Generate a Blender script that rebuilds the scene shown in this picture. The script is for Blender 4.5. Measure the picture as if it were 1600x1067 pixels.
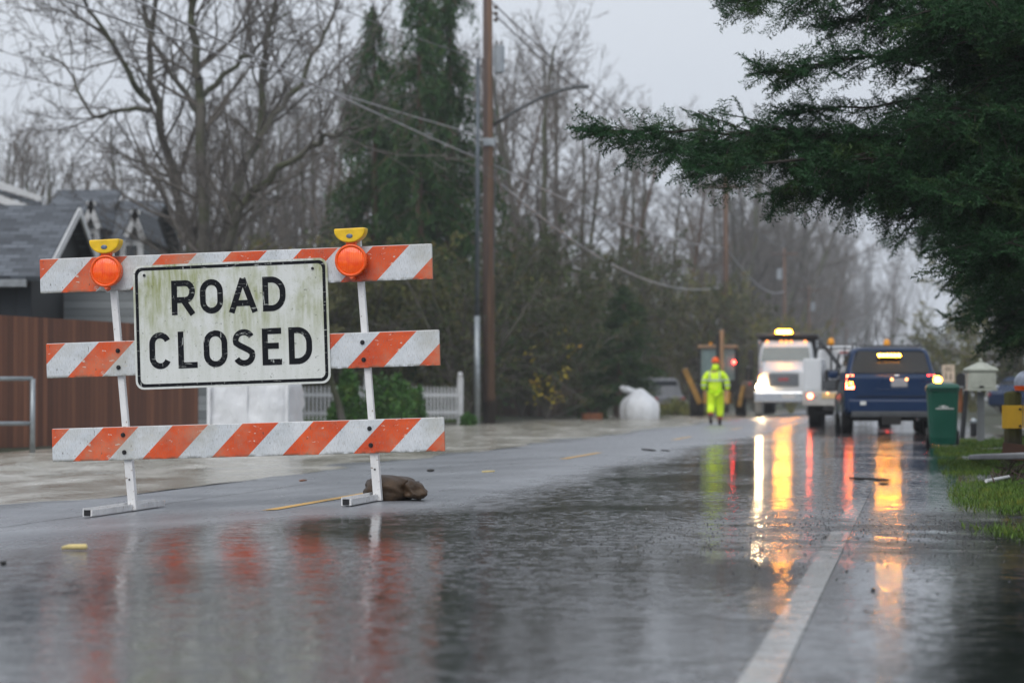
import bpy, math, random
import numpy as np
from mathutils import Vector, Matrix
R = math.radians
for o in list(bpy.data.objects): bpy.data.objects.remove(o)
scene = bpy.context.scene
COL = scene.collection

# ------------------------------------------------------------------ camera
F = 3778.0; HZ = 621.0; CAMZ = 0.7
PITCH = math.atan((HZ - 533.33) / F)
cam_d = bpy.data.cameras.new("camera"); cam = bpy.data.objects.new("camera", cam_d); COL.objects.link(cam)
cam.location = (0, 0, CAMZ); cam.rotation_euler = (R(90) + PITCH, 0, 0)
cam_d.sensor_width = 36; cam_d.lens = 85.0; cam_d.clip_start = 0.1; cam_d.clip_end = 4000
cam_d.dof.use_dof = True; cam_d.dof.focus_distance = 15.4; cam_d.dof.aperture_fstop = 2.8
scene.camera = cam

# ------------------------------------------------------------------ sky and sun (overcast)
SUN_EL, SUN_AZ = R(48), R(200)
w = bpy.data.worlds.new("World"); scene.world = w; w.use_nodes = True
nt = w.node_tree; nt.nodes.clear()
wo = nt.nodes.new("ShaderNodeOutputWorld"); bg = nt.nodes.new("ShaderNodeBackground")
sky = nt.nodes.new("ShaderNodeTexSky"); sky.sky_type = 'NISHITA'; sky.sun_disc = False
sky.sun_elevation = SUN_EL; sky.sun_rotation = SUN_AZ; sky.dust_density = 4; sky.air_density = 1.5
hs = nt.nodes.new("ShaderNodeHueSaturation"); hs.inputs['Saturation'].default_value = .35
ov = nt.nodes.new("ShaderNodeMix"); ov.data_type = 'RGBA'; ov.inputs[0].default_value = .86
tcw = nt.nodes.new("ShaderNodeTexCoord"); cl = nt.nodes.new("ShaderNodeTexNoise"); cl.inputs['Scale'].default_value = 2.2
cl.inputs['Detail'].default_value = 3
mp = nt.nodes.new("ShaderNodeMapping"); mp.inputs['Scale'].default_value = (1, 1, 3.0)
cr = nt.nodes.new("ShaderNodeValToRGB")
cr.color_ramp.elements[0].position = .3; cr.color_ramp.elements[0].color = (5.1, 5.6, 6.4, 1)
cr.color_ramp.elements[1].position = .7; cr.color_ramp.elements[1].color = (6.05, 6.4, 7.0, 1)
nt.links.new(tcw.outputs['Generated'], mp.inputs[0]); nt.links.new(mp.outputs[0], cl.inputs['Vector'])
nt.links.new(cl.outputs['Fac'], cr.inputs[0]); nt.links.new(sky.outputs[0], hs.inputs['Color'])
nt.links.new(hs.outputs[0], ov.inputs[6]); nt.links.new(cr.outputs[0], ov.inputs[7])
nt.links.new(ov.outputs[2], bg.inputs['Color']); bg.inputs['Strength'].default_value = 0.1
nt.links.new(bg.outputs[0], wo.inputs['Surface'])
sd = bpy.data.lights.new("sun", 'SUN'); sun = bpy.data.objects.new("sun", sd); COL.objects.link(sun)
sd.energy = 1.1; sd.angle = R(40); sd.color = (1, .97, .93)
sun.rotation_euler = Vector((math.sin(SUN_AZ) * math.cos(SUN_EL), math.cos(SUN_AZ) * math.cos(SUN_EL), math.sin(SUN_EL))).to_track_quat('Z', 'Y').to_euler()
scene.view_settings.view_transform = 'Standard'; scene.view_settings.look = 'None'
scene.view_settings.exposure = 0.42; scene.view_settings.gamma = 1
scene.render.engine = 'CYCLES'
scene.cycles.max_bounces = 7; scene.cycles.diffuse_bounces = 3; scene.cycles.glossy_bounces = 3
scene.cycles.volume_bounces = 2; scene.cycles.transmission_bounces = 4
scene.cycles.use_denoising = True; scene.cycles.sample_clamp_indirect = 12; scene.cycles.caustics_reflective = True

# ------------------------------------------------------------------ coordinates
def ray(px, py):
    x = (px - 800) / F; z = -(py - 533.33) / F
    c, s = math.cos(PITCH), math.sin(PITCH)
    return Vector((x, c - z * s, s + z * c))
def P(px, py, D):
    r = ray(px, py); r = r * (D / r.y); return Vector((r.x, r.y, r.z + CAMZ))
def G(px, py, z=0.0):
    r = ray(px, py); k = (z - CAMZ) / r.z; return Vector((r.x * k, r.y * k, z))
YAW = math.atan(0.1668)
C0 = Vector((-3.86, 0, 0)); RV = Vector((math.cos(YAW), -math.sin(YAW), 0)); DV = Vector((math.sin(YAW), math.cos(YAW), 0))
def W(s, t, z=0.0): return C0 + RV * s + DV * t + Vector((0, 0, z))
def ST(v): q = Vector((v.x, v.y, 0)) - C0; return q.dot(RV), q.dot(DV)
_prof = [(-400, .25), (-30, .14), (-13, .10), (-10.2, .05), (-9.0, -.02), (-8.0, -.13), (-5, -.12), (-4.2, -.098), (-1.2, -.034), (.35, .045), (.9, .04), (3.4, 0), (4.3, -.01), (5.2, .03), (9, .06), (30, .15), (400, .3)]
def gz(s):
    return float(np.interp(s, [a for a, b in _prof], [b for a, b in _prof]))
def GS(px, py):      # ground hit following the real road profile
    z = 0
    for _ in range(12):
        g = G(px, py, z); z = gz(ST(g)[0])
    return G(px, py, z)

# ------------------------------------------------------------------ object helpers
def tag(o, label=None, cat=None, group=None, kind=None):
    if label: o['label'] = label
    if cat: o['category'] = cat
    if group: o['group'] = group
    if kind: o['kind'] = kind
    return o
def empty(name, loc, rz=0.0, label=None, cat=None, group=None):
    o = bpy.data.objects.new(name, None); COL.objects.link(o); o.location = loc; o.rotation_euler = (0, 0, rz)
    o.empty_display_size = .2
    return tag(o, label, cat, group)
def link(name, me, parent=None, mat=None, loc=None, rot=None):
    o = bpy.data.objects.new(name, me); COL.objects.link(o)
    if parent is not None: o.parent = parent
    if mat is not None and not me.materials: me.materials.append(mat)
    if loc is not None: o.location = loc
    if rot is not None: o.rotation_euler = rot
    return o
def tri_mesh(name, V, T, mat=None, smooth=False):
    V = np.asarray(V, dtype=np.float32).reshape(-1, 3); T = np.asarray(T, dtype=np.int32).reshape(-1, 3)
    me = bpy.data.meshes.new(name)
    me.vertices.add(len(V)); me.vertices.foreach_set("co", V.ravel())
    me.loops.add(T.size); me.loops.foreach_set("vertex_index", T.ravel())
    me.polygons.add(len(T)); me.polygons.foreach_set("loop_start", np.arange(0, T.size, 3, dtype=np.int32))
    me.polygons.foreach_set("loop_total", np.full(len(T), 3, dtype=np.int32))
    if smooth: me.polygons.foreach_set("use_smooth", np.ones(len(T), dtype=bool))
    me.update(calc_edges=True)
    if mat: me.materials.append(mat)
    return me
class MB:
    def __init__(s): s.v = []; s.f = []
    def add(s, vs, fs):
        b = len(s.v); s.v += [tuple(v) for v in vs]; s.f += [tuple(i + b for i in f) for f in fs]; return s
    def box(s, c, d, rz=0, rx=0, ry=0):
        m = Matrix.Rotation(rz, 3, 'Z') @ Matrix.Rotation(ry, 3, 'Y') @ Matrix.Rotation(rx, 3, 'X')
        vs = [Vector(c) + m @ Vector((x * d[0] / 2, y * d[1] / 2, z * d[2] / 2)) for x, y, z in
              ((-1,-1,-1),(1,-1,-1),(1,1,-1),(-1,1,-1),(-1,-1,1),(1,-1,1),(1,1,1),(-1,1,1))]
        return s.add(vs, [(0,3,2,1),(4,5,6,7),(0,1,5,4),(1,2,6,5),(2,3,7,6),(3,0,4,7)])
    def tube(s, pts, rs, n=8, cap=True):
        pts = [Vector(p) for p in pts]
        if not hasattr(rs, '__len__'): rs = [rs] * len(pts)
        b = len(s.v); up = None
        for i, p in enumerate(pts):
            a = pts[max(i - 1, 0)]; c = pts[min(i + 1, len(pts) - 1)]; d = (c - a).normalized()
            if up is None: up = d.orthogonal().normalized()
            up = (up - d * up.dot(d)).normalized(); q = d.cross(up)
            for k in range(n):
                t = 2 * math.pi * k / n; s.v.append(tuple(p + (up * math.cos(t) + q * math.sin(t)) * rs[i]))
        for i in range(len(pts) - 1):
            for k in range(n):
                s.f.append((b + i*n + k, b + i*n + (k+1) % n, b + (i+1)*n + (k+1) % n, b + (i+1)*n + k))
        if cap:
            s.f.append(tuple(b + k for k in range(n))[::-1]); s.f.append(tuple(b + (len(pts)-1)*n + k for k in range(n)))
        return s
    def prism(s, poly, axis, a, b):          # poly 2D points; axis 'x','y','z'; extruded from a to b
        def mk(p, t):
            return {'y': (p[0], t, p[1]), 'x': (t, p[0], p[1]), 'z': (p[0], p[1], t)}[axis]
        n = len(poly); vs = [mk(p, a) for p in poly] + [mk(p, b) for p in poly]
        return s.add(vs, [tuple(range(n))[::-1], tuple(range(n, 2*n))] + [(i, (i+1) % n, n + (i+1) % n, n + i) for i in range(n)])
    def loft(s, rings, cap=True, closed=True):
        n = len(rings[0]); b = len(s.v)
        for r in rings: s.v += [tuple(p) for p in r]
        for i in range(len(rings) - 1):
            for k in range(n if closed else n - 1):
                s.f.append((b+i*n+k, b+i*n+(k+1) % n, b+(i+1)*n+(k+1) % n, b+(i+1)*n+k))
        if cap: s.f.append(tuple(b+k for k in range(n))[::-1]); s.f.append(tuple(b+(len(rings)-1)*n+k for k in range(n)))
        return s
    def ball(s, c, r, n=12, m=8, sc=(1, 1, 1), z0=-1.0):
        rings = []
        for i in range(m + 1):
            ph = math.asin(max(-1, z0)) + (math.pi/2 - math.asin(max(-1, z0))) * i / m
            rr = max(math.cos(ph), .001)
            rings.append([(c[0]+r*sc[0]*rr*math.cos(2*math.pi*k/n), c[1]+r*sc[1]*rr*math.sin(2*math.pi*k/n), c[2]+r*sc[2]*math.sin(ph)) for k in range(n)])
        return s.loft(rings)
    def quad(s, a, b, c, d): return s.add([a, b, c, d], [(0, 1, 2, 3)])
    def build(s, name, mat, parent=None, smooth=False, bevel=0, loc=None, rot=None, seg=2):
        me = bpy.data.meshes.new(name); me.from_pydata(s.v, [], s.f); me.update()
        import bmesh
        bm = bmesh.new(); bm.from_mesh(me); bmesh.ops.recalc_face_normals(bm, faces=bm.faces); bm.to_mesh(me); bm.free()
        if smooth: me.polygons.foreach_set("use_smooth", [True] * len(me.polygons))
        o = link(name, me, parent, mat, loc, rot)
        if bevel:
            b = o.modifiers.new("bevel", 'BEVEL'); b.width = bevel; b.segments = seg; b.limit_method = 'ANGLE'; b.angle_limit = R(40)
        if smooth == 'auto':
            pass
        return o
def copy_tree(o, loc=None, rz=None, sc=None, label=None, group=None, parent=None):
    c = o.copy(); COL.objects.link(c)
    if parent is not None: c.parent = parent
    for ch in o.children: copy_tree(ch, parent=c)
    if loc is not None: c.location = loc
    if rz is not None: c.rotation_euler = (c.rotation_euler[0], c.rotation_euler[1], rz)
    if sc is not None: c.scale = sc if hasattr(sc, '__len__') else (sc, sc, sc)
    if label: c['label'] = label
    if group: c['group'] = group
    return c

# ------------------------------------------------------------------ materials
class NG:
    def __init__(s, name):
        s.m = bpy.data.materials.new(name); s.m.use_nodes = True; s.t = s.m.node_tree
        s.b = s.t.nodes['Principled BSDF']; s.tc = None
    def n(s, k, **kw):
        x = s.t.nodes.new(k)
        for a, b in kw.items(): setattr(x, a, b)
        return x
    def l(s, a, b): s.t.links.new(a, b)
    def obj(s, scale=(1, 1, 1), gen=False, loc=(0, 0, 0)):
        if s.tc is None: s.tc = s.n("ShaderNodeTexCoord")
        m = s.n("ShaderNodeMapping"); m.inputs['Scale'].default_value = scale; m.inputs['Location'].default_value = loc
        s.l(s.tc.outputs['Generated' if gen else 'Object'], m.inputs[0]); return m.outputs[0]
    def noise(s, scale, detail=3, vec=None, rough=.5):
        x = s.n("ShaderNodeTexNoise"); x.inputs['Scale'].default_value = scale; x.inputs['Detail'].default_value = detail
        x.inputs['Roughness'].default_value = rough
        s.l(vec if vec is not None else s.obj(), x.inputs['Vector']); return x.outputs['Fac']
    def ramp(s, fac, stops):
        x = s.n("ShaderNodeValToRGB"); e = x.color_ramp.elements
        while len(e) < len(stops): e.new(.5)
        for i, (p, c) in enumerate(stops):
            e[i].position = p; e[i].color = (c, c, c, 1) if not hasattr(c, '__len__') else tuple(c) + (1,)
        s.l(fac, x.inputs[0]); return x.outputs[0]
    def math(s, op, a, b=None, clamp=False):
        x = s.n("ShaderNodeMath", operation=op, use_clamp=clamp)
        for i, v in enumerate((a, b)):
            if v is None: continue
            if isinstance(v, (int, float)): x.inputs[i].default_value = v
            else: s.l(v, x.inputs[i])
        return x.outputs[0]
    def mix(s, fac, a, b, mode='MIX'):
        x = s.n("ShaderNodeMix", data_type='RGBA', blend_type=mode)
        for i, v in ((0, fac), (6, a), (7, b)):
            if isinstance(v, (int, float)): x.inputs[i].default_value = v if i == 0 else (v, v, v, 1)
            elif isinstance(v, tuple): x.inputs[i].default_value = v + (1,) if len(v) == 3 else v
            else: s.l(v, x.inputs[i])
        return x.outputs[2]
    def bump(s, h, strength=.5, dist=.01, prev=None):
        x = s.n("ShaderNodeBump"); x.inputs['Strength'].default_value = strength; x.inputs['Distance'].default_value = dist
        s.l(h, x.inputs['Height'])
        if prev is not None: s.l(prev, x.inputs['Normal'])
        return x.outputs[0]
    def set(s, **kw):
        for k, v in kw.items():
            k = {'col': 'Base Color', 'rough': 'Roughness', 'metal': 'Metallic', 'normal': 'Normal', 'ior': 'IOR', 'spec': 'Specular IOR Level',
                 'emit': 'Emission Color', 'estr': 'Emission Strength', 'trans': 'Transmission Weight', 'coat': 'Coat Weight', 'sub': 'Subsurface Weight'}[k]
            if isinstance(v, (int, float)): s.b.inputs[k].default_value = v
            elif isinstance(v, tuple): s.b.inputs[k].default_value = v + (1,)
            else: s.l(v, s.b.inputs[k])
        return s
def pm(name, col, rough=.5, metal=0, var=.25, scale=6, bump=0, coat=0, stretch=(1, 1, 1), rvar=.1):
    g = NG(name); f = g.noise(scale, 5, g.obj(stretch))
    c0 = tuple(max(0, c * (1 - var)) for c in col); c1 = tuple(min(1, c * (1 + var)) for c in col)
    g.set(col=g.ramp(f, [(.3, c0), (.7, c1)]), metal=metal, coat=coat)
    g.set(rough=g.ramp(f, [(.3, max(.02, rough - rvar)), (.7, min(1, rough + rvar))]))
    if bump: g.set(normal=g.bump(g.noise(scale * 5, 4, g.obj(stretch)), .5, bump))
    return g.m
def em(name, col, strength, base=(.2, .2, .2)):
    g = NG(name); f = g.noise(40, 2)
    g.set(col=base, rough=.3, emit=g.mix(g.ramp(f, [(.3, 0), (.7, .25)]), col, tuple(min(1, c * 1.2) for c in col)), estr=strength); return g.m
# ================================================================== GROUND AND ROAD
road_rot = (0, 0, -YAW)
def strip_grid(ss, ts, zf):
    V = []; Fc = []
    for t in ts:
        for s_ in ss: V.append((s_, t, zf(s_, t)))
    n = len(ss)
    for j in range(len(ts) - 1):
        for i in range(n - 1):
            a = j * n + i; Fc.append((a, a + 1, a + n + 1, a + n))
    return V, Fc
def grid_obj(name, ss, ts, zf, mat, smooth=True):
    V, Fc = strip_grid(ss, ts, zf); m = MB(); m.v = V; m.f = Fc
    o = m.build(name, mat, None, smooth=smooth, loc=C0, rot=road_rot); tag(o, kind='structure'); return o

def wet_nodes(g, line=False):
    """returns (puddle mask, normal, roughness) in road coordinates (object space: x across, y along)"""
    sep = g.n("ShaderNodeSeparateXYZ"); g.l(g.obj(), sep.inputs[0]); sx, sy = sep.outputs[0], sep.outputs[1]
    nb = g.noise(.55, 5, g.obj((1.0, .45, 1)), .6)
    nn = g.math('MULTIPLY', g.math('SUBTRACT', nb, .5), 1.6)
    nf = g.math('MULTIPLY', g.math('SUBTRACT', g.noise(5, 5, g.obj((1.6, .5, 1)), .7), .5), .9); nn = g.math('ADD', nn, nf)
    m1 = g.math('MULTIPLY', g.math('SUBTRACT', g.math('ADD', sx, nn), .75), 1.6, clamp=True)
    m2 = g.math('MULTIPLY', g.math('SUBTRACT', g.math('ADD', g.math('MULTIPLY', sx, 1.5), g.math('SUBTRACT', 13.3, sy)), g.math('MULTIPLY', nn, .9)), .9, clamp=True)
    m2 = g.math('MULTIPLY', m2, g.math('ADD', .12, g.math('MULTIPLY', g.math('ADD', g.math('ADD', sx, nn), 1.0), .5), clamp=True), clamp=True)
    m3 = g.math('MULTIPLY', g.math('SUBTRACT', -2.6, g.math('ADD', sx, nn)), 2.0, clamp=True)     # far left lane, running water
    pud = g.math('MAXIMUM', g.math('MAXIMUM', m1, m2), g.math('MULTIPLY', m3, .6))
    # drained gravelly patch near the right edge line
    ps = g.math('SUBTRACT', 1, g.math('ABSOLUTE', g.math('DIVIDE', g.math('SUBTRACT', sx, 3.6), 1.15)), clamp=True)
    pt = g.math('SUBTRACT', 1, g.math('ABSOLUTE', g.math('DIVIDE', g.math('SUBTRACT', sy, 13.6), 3.0)), clamp=True)
    pz = g.math('MULTIPLY', g.math('MULTIPLY', ps, pt), 2.6, clamp=True)
    pp = g.math('MULTIPLY', g.math('MULTIPLY', g.math('SUBTRACT', g.noise(1.9, 5), .36), 5, clamp=True), pz)
    pud = g.math('MULTIPLY', pud, g.math('SUBTRACT', 1, g.math('MULTIPLY', pp, .8)))
    # patchy breakup: wind roughened / shallow bits inside the puddle
    br = g.ramp(g.noise(.9, 6, g.obj((.8, .35, 1)), .62), [(.40, 0), (.62, 1)])
    stp = g.ramp(g.noise(16, 8, g.obj((1, .5, 1)), .85), [(.46, 0), (.56, 1)])
    rough_p = g.math('ADD', .02, g.math('MULTIPLY', stp, g.math('ADD', .07, g.math('MULTIPLY', br, .30))))
    rough_w = g.math('ADD', .16, g.math('MULTIPLY', g.noise(3.5, 6, g.obj((1.5, .35, 1)), .65), .30))
    calm = g.math('MULTIPLY', g.math('SUBTRACT', g.math('ADD', sx, g.math('MULTIPLY', nn, .5)), 3.75), 2.2, clamp=True); rough_p = g.math('MULTIPLY', rough_p, g.math('SUBTRACT', 1, g.math('MULTIPLY', calm, .75)))
    x = g.n("ShaderNodeMix", data_type='FLOAT'); g.l(pud, x.inputs[0]); g.l(rough_w, x.inputs[2]); g.l(rough_p, x.inputs[3])
    rough = x.outputs[0]
    grain = g.n("ShaderNodeTexVoronoi"); grain.inputs['Scale'].default_value = 75; g.l(g.obj(), grain.inputs['Vector'])
    hg = g.math('MULTIPLY', grain.outputs['Distance'], g.math('SUBTRACT', 1, g.math('MULTIPLY', pud, .93)))
    n1 = g.bump(hg, .55, .004)
    rip = g.noise(7.5, 2, g.obj((1, .9, 1)), .5); rip2 = g.noise(17, 2, g.obj((1, .8, 1)), .5)
    rip3 = g.noise(70, 3, g.obj((1, .8, 1)), .6)
    hr = g.math('ADD', g.math('MULTIPLY', rip, .42), g.math('MULTIPLY', rip2, .22))
    n2 = g.bump(g.math('MULTIPLY', hr, g.math('ADD', .30, g.math('MULTIPLY', br, .9))), .5, .016, n1)
    return pud, n2, rough, sx, sy, pp
def asphalt():
    g = NG("wet_asphalt"); pud, nrm, rough, sx, sy, pp = wet_nodes(g); nnv = g.math('MULTIPLY', g.math('SUBTRACT', g.noise(1.2, 4), .5), .8)
    f = g.noise(.7, 6, None, .6); sp = g.noise(120, 2)
    c = g.ramp(f, [(.32, (.12, .128, .145)), (.68, (.27, .285, .31))])  # pale base: the wet road's sky sheen is put into the colour
    c = g.mix(g.ramp(sp, [(.50, 0), (.66, .7)]), c, (.26, .26, .27)); c = g.mix(g.ramp(g.noise(45, 3, g.obj(loc=(7, 1, 0))), [(.52, 0), (.66, .7)]), c, (.05, .052, .056))
    seam = g.math('LESS_THAN', g.math('ABSOLUTE', g.math('ADD', g.math('ADD', sx, 1.32), g.math('MULTIPLY', g.math('SUBTRACT', g.noise(2.2, 5), .5), .10))), .016); seam = g.math('MULTIPLY', seam, g.math('LESS_THAN', sy, 21))
    band = g.math('SUBTRACT', 1, g.math('ABSOLUTE', g.math('DIVIDE', g.math('ADD', g.math('ADD', sx, 2.5), g.math('MULTIPLY', g.math('SUBTRACT', f, .5), 1.6)), .42)), clamp=True)
    c = g.mix(g.math('MULTIPLY', band, .75), c, (.04, .042, .045)); c = g.mix(g.math('MULTIPLY', seam, .9), c, (.01, .01, .01))
    c = g.mix(g.math('MULTIPLY', pud, .85), c, (.014, .015, .017))
    c = g.mix(g.math('MULTIPLY', g.math('SUBTRACT', g.math('ADD', sx, nnv), 3.7), 2, clamp=True), c, (.007, .0075, .007))  # right shoulder darkened: the conifer's dark reflection painted into the base colour
    c = g.mix(g.math('MULTIPLY', pp, .8), c, (.015, .014, .013))
    g.set(col=c, rough=rough, normal=nrm, ior=1.38); return g.m
def paint(name, col, wear=.5):
    g = NG(name); pud, nrm, rough, sx, sy, pp = wet_nodes(g)
    f = g.noise(18, 6, None, .7)
    c = g.mix(g.ramp(f, [(wear - .08, 1), (wear + .1, 0)]), col, (.05, .052, .055))
    c = g.mix(g.math('MULTIPLY', pp, .95), c, (.02, .019, .018))
    far = g.math('MULTIPLY', g.math('GREATER_THAN', sx, 2), g.math('MULTIPLY', g.math('SUBTRACT', sy, 15.0), .35, clamp=True))
    c = g.mix(g.math('MULTIPLY', far, .9), c, (.05, .052, .055))
    g.set(col=c, rough=rough, normal=nrm, ior=1.36); return g.m
M = {}
M['asphalt'] = asphalt()
ss = [-4.3, -3.5, -2.6, -1.9, -1.2, -.8, -.4, 0, .2, .4, .6, .9, 1.4, 2, 2.6, 3.0, 3.4, 3.8, 4.35]
ts = [-12, 0, 4, 8, 12, 16, 20, 30, 40, 60, 90, 130, 200, 300, 465]
grid_obj("road", ss, ts, lambda s, t: gz(s), M['asphalt'])
M['white_line'] = paint("white_line_paint", (.40, .40, .385), .36)
M['yellow_line'] = paint("yellow_line_paint", (.75, .42, .06), .33)
grid_obj("road_edge_line", [3.375, 3.425, 3.475], [0, 4, 8, 12, 16, 20, 30, 60, 120, 400], lambda s, t: gz(s) + .004, M['white_line'])
grid_obj("road_edge_line", [-3.42, -3.37, -3.31], [0, 8, 16, 20, 30, 60, 120, 400], lambda s, t: gz(s) + .004, M['white_line'])
# dashed centre line, start measured from the photograph
t_first = ST(GS(468, 795))[1]
for k in range(-1, 9):
    t0 = t_first + 12.2 * k
    grid_obj("road_centre_line", [-.05, .05], [t0, t0 + 1.5, t0 + 3.05], lambda s, t: gz(s) + .004, M['yellow_line'])

# verge and land beyond
def ground_mat():
    g = NG("muddy_verge"); sep = g.n("ShaderNodeSeparateXYZ"); g.l(g.obj(), sep.inputs[0])
    f = g.noise(.9, 6, None, .65); f2 = g.noise(14, 4)
    c = g.ramp(f, [(.35, (.030, .026, .020)), (.52, (.035, .045, .018)), (.7, (.05, .075, .022))])
    c = g.mix(g.ramp(f2, [(.4, 0), (.7, .6)]), c, (.03, .025, .018))
    dark = g.math('MULTIPLY', g.math('SUBTRACT', 5.4, g.math('ADD', sep.outputs[0], g.math('MULTIPLY', g.math('SUBTRACT', f, .5), 2.2))), 2.0, clamp=True)
    rs = g.math('MULTIPLY', g.math('GREATER_THAN', sep.outputs[0], 2), dark)
    c = g.mix(rs, c, (.014, .014, .013))
    x = g.n("ShaderNodeMix", data_type='FLOAT'); g.l(rs, x.inputs[0]); x.inputs[2].default_value = .85
    g.l(g.ramp(g.noise(2.2, 5), [(.4, .10), (.6, .42)]), x.inputs[3])
    g.set(col=c, rough=x.outputs[0], normal=g.bump(g.noise(24, 5), .6, .012)); return g.m
M['ground'] = ground_mat()
gs = [-420, -120, -50, -30, -20, -13, -11.4, -10.2, -9.4, -8.6, -7, -5, -4.25]
tt = [-12, 0, 6, 10, 14, 18, 22, 26, 32, 40, 50, 60, 75, 90, 110, 140, 200, 300, 450, 610]
rg = random.Random(4)
def gl(s, t): return gz(s) - .006 + (0 if abs(s) > 60 else .02 * math.sin(t * .7 + s) * (1 if s > 5 or s < -10 else .2))
grid_obj("ground", gs, tt, gl, M['ground'])
tt2 = [-12, 0] + [4 + .8 * i for i in range(50)] + [50, 60, 75, 90, 110, 140, 200, 300, 450, 610]
grid_obj("verge", [4.25, 4.6, 5.0, 5.4, 6, 7, 9, 13, 20, 30, 60, 150, 420], tt2, gl, M['ground'])

# brown flood water running along the left side of the road
def flood_mat():
    g = NG("muddy_flood_water"); f = g.noise(1.4, 6, g.obj((1, .35, 1)), .65)
    c = g.ramp(f, [(.3, (.29, .265, .21)), (.5, (.36, .34, .285)), (.70, (.52, .50, .45))])
    g.set(col=c, rough=g.ramp(f, [(.3, .06), (.7, .30)]), ior=1.36,
          normal=g.bump(g.noise(9, 4, g.obj((1, .6, 1)), .6), .6, .03)); return g.m
M['flood'] = flood_mat()
def hn(x, y, k=0):
    return (math.sin(x * 1.9 + y * .8 + k) + math.sin(x * 3.7 - y * 2.1 + 1.3 * k) * .6 + math.sin(x * 7.3 + y * 5.2 + 2 * k) * .35 + math.sin(-x * 13 + y * 9.1) * .22) / 2.2
def fz(s, t):
    z = -.058
    a = math.exp(-((t - 27) / 7) ** 2) * math.exp(-((s + 5.6) / 2.0) ** 2)
    z += a * (.045 * abs(hn(s * 1.6, t * .9)) + .03 * hn(s * 3.1, t * 2.3, 2) + .012 * math.sin(s * 31 + t * 17))
    z += .005 * hn(s * 2, t) + .007 * math.sin(t * .42 + 1.2 * math.sin(s * .8)) + .005 * math.sin(t * 1.15 + s) + .004 * hn(s * .4, t * 1.9, 1)
    return z
fs = list(np.linspace(-12, -2.2, 90)); ft = list(np.arange(14, 46, .16)) + list(np.arange(46, 140, 1.5))
grid_obj("flood_water", fs, ft, fz, M['flood'])
# foam and pale wave crests left as part of the flood material; gravel driveway behind the bags
M['gravel'] = pm("wet_gravel_drive", (.16, .15, .13), .55, 0, .35, 3, .01)
def poly_sheet(name, pts, mat, z):
    m = MB(); n = len(pts); vs = []
    m.add([(p.x, p.y, z) for p in pts], [tuple(range(n))]); o = m.build(name, mat); tag(o, kind='structure'); return o
poly_sheet("gravel_driveway", [W(-30, 92), W(-12, 90), W(-9.9, 90), W(-9.9, 100), W(-14, 101), W(-30, 100)], M['gravel'], .13)
poly_sheet("side_driveway", [W(5.4, 41.5), W(14, 41.5), W(30, 40), W(30, 47), W(14, 47), W(5.2, 46)], M['gravel'], .175)

# ================================================================== BARRICADE
BR = GS(590, 783); bz = BR.z
BX = RV; 
def pl(px, py):          # point of the barricade's plane -> (u, v)
    r = ray(px, py); o = Vector((0, 0, CAMZ)); k = (BR - o).dot(DV) / r.dot(DV); p = o + r * k
    return (p - BR).dot(RV), p.z - BR.z
def stripe_mat():
    g = NG("striped_reflective_sheeting"); sep = g.n("ShaderNodeSeparateXYZ"); g.l(g.obj(), sep.inputs[0])
    ph = g.math('FRACT', g.math('DIVIDE', g.math('SUBTRACT', g.math('SUBTRACT', sep.outputs[0], sep.outputs[2]), .137 - 10 * .4635), .4635))
    st = g.math('LESS_THAN', ph, .51)
    fine = g.noise(260, 2, g.obj((1, 1, .15))); big = g.noise(5, 6, None, .65)
    wh = g.ramp(big, [(.3, (.50, .54, .57)), (.6, (.66, .69, .72))])
    org = g.ramp(big, [(.3, (.52, .050, .006)), (.65, (.76, .095, .009))])
    c = g.mix(st, wh, org)
    c = g.mix(g.ramp(fine, [(.52, 0), (.72, .5)]), c, (.20, .19, .17))
    sc = g.noise(22, 3, g.obj((1, 1, 2.5)), .6)
    c = g.mix(g.ramp(sc, [(.66, 0), (.70, .8)]), c, (.66, .64, .58))
    sc2 = g.noise(34, 2, g.obj((1.5, 1, .5), loc=(3, 0, 0)), .5)
    c = g.mix(g.ramp(sc2, [(.72, 0), (.75, .8)]), c, (.06, .05, .04))
    edge = g.math('SUBTRACT', 1, g.math('MULTIPLY', sep.outputs[2], 55), clamp=True)
    c = g.mix(g.math('MULTIPLY', edge, g.ramp(g.noise(14, 4), [(.4, 0), (.55, .9)])), c, (.06, .06, .035))
    gr = g.ramp(g.noise(3.3, 6, None, .65), [(.46, 0), (.70, .5)])
    c = g.mix(gr, c, (.33, .31, .22))
    g.set(col=c, rough=g.ramp(big, [(.3, .22), (.7, .5)]), normal=g.bump(g.noise(300, 2, g.obj((1, 1, .1))), .25, .0006)); return g.m
M['stripe'] = stripe_mat()
def steel_white():
    g = NG("white_painted_steel"); f = g.noise(9, 6, g.obj((1, 1, .4)), .6)
    c = g.ramp(f, [(.3, (.58, .58, .58)), (.6, (.78, .78, .78))])
    c = g.mix(g.ramp(g.noise(45, 4), [(.63, 0), (.70, .8)]), c, (.20, .14, .09))
    g.set(col=c, rough=.35); return g.m
M['post'] = steel_white()
M['bolt'] = pm("black_bolt", (.03, .03, .032), .35, .6, .3, 60)
brz = -YAW
bar = empty("road_barricade", BR, brz, "tall orange and white striped road barricade holding the ROAD CLOSED sign", "barricade")
def local(px, py, y=0.0): u, v = pl(px, py); return Vector((u, y, v))
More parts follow.
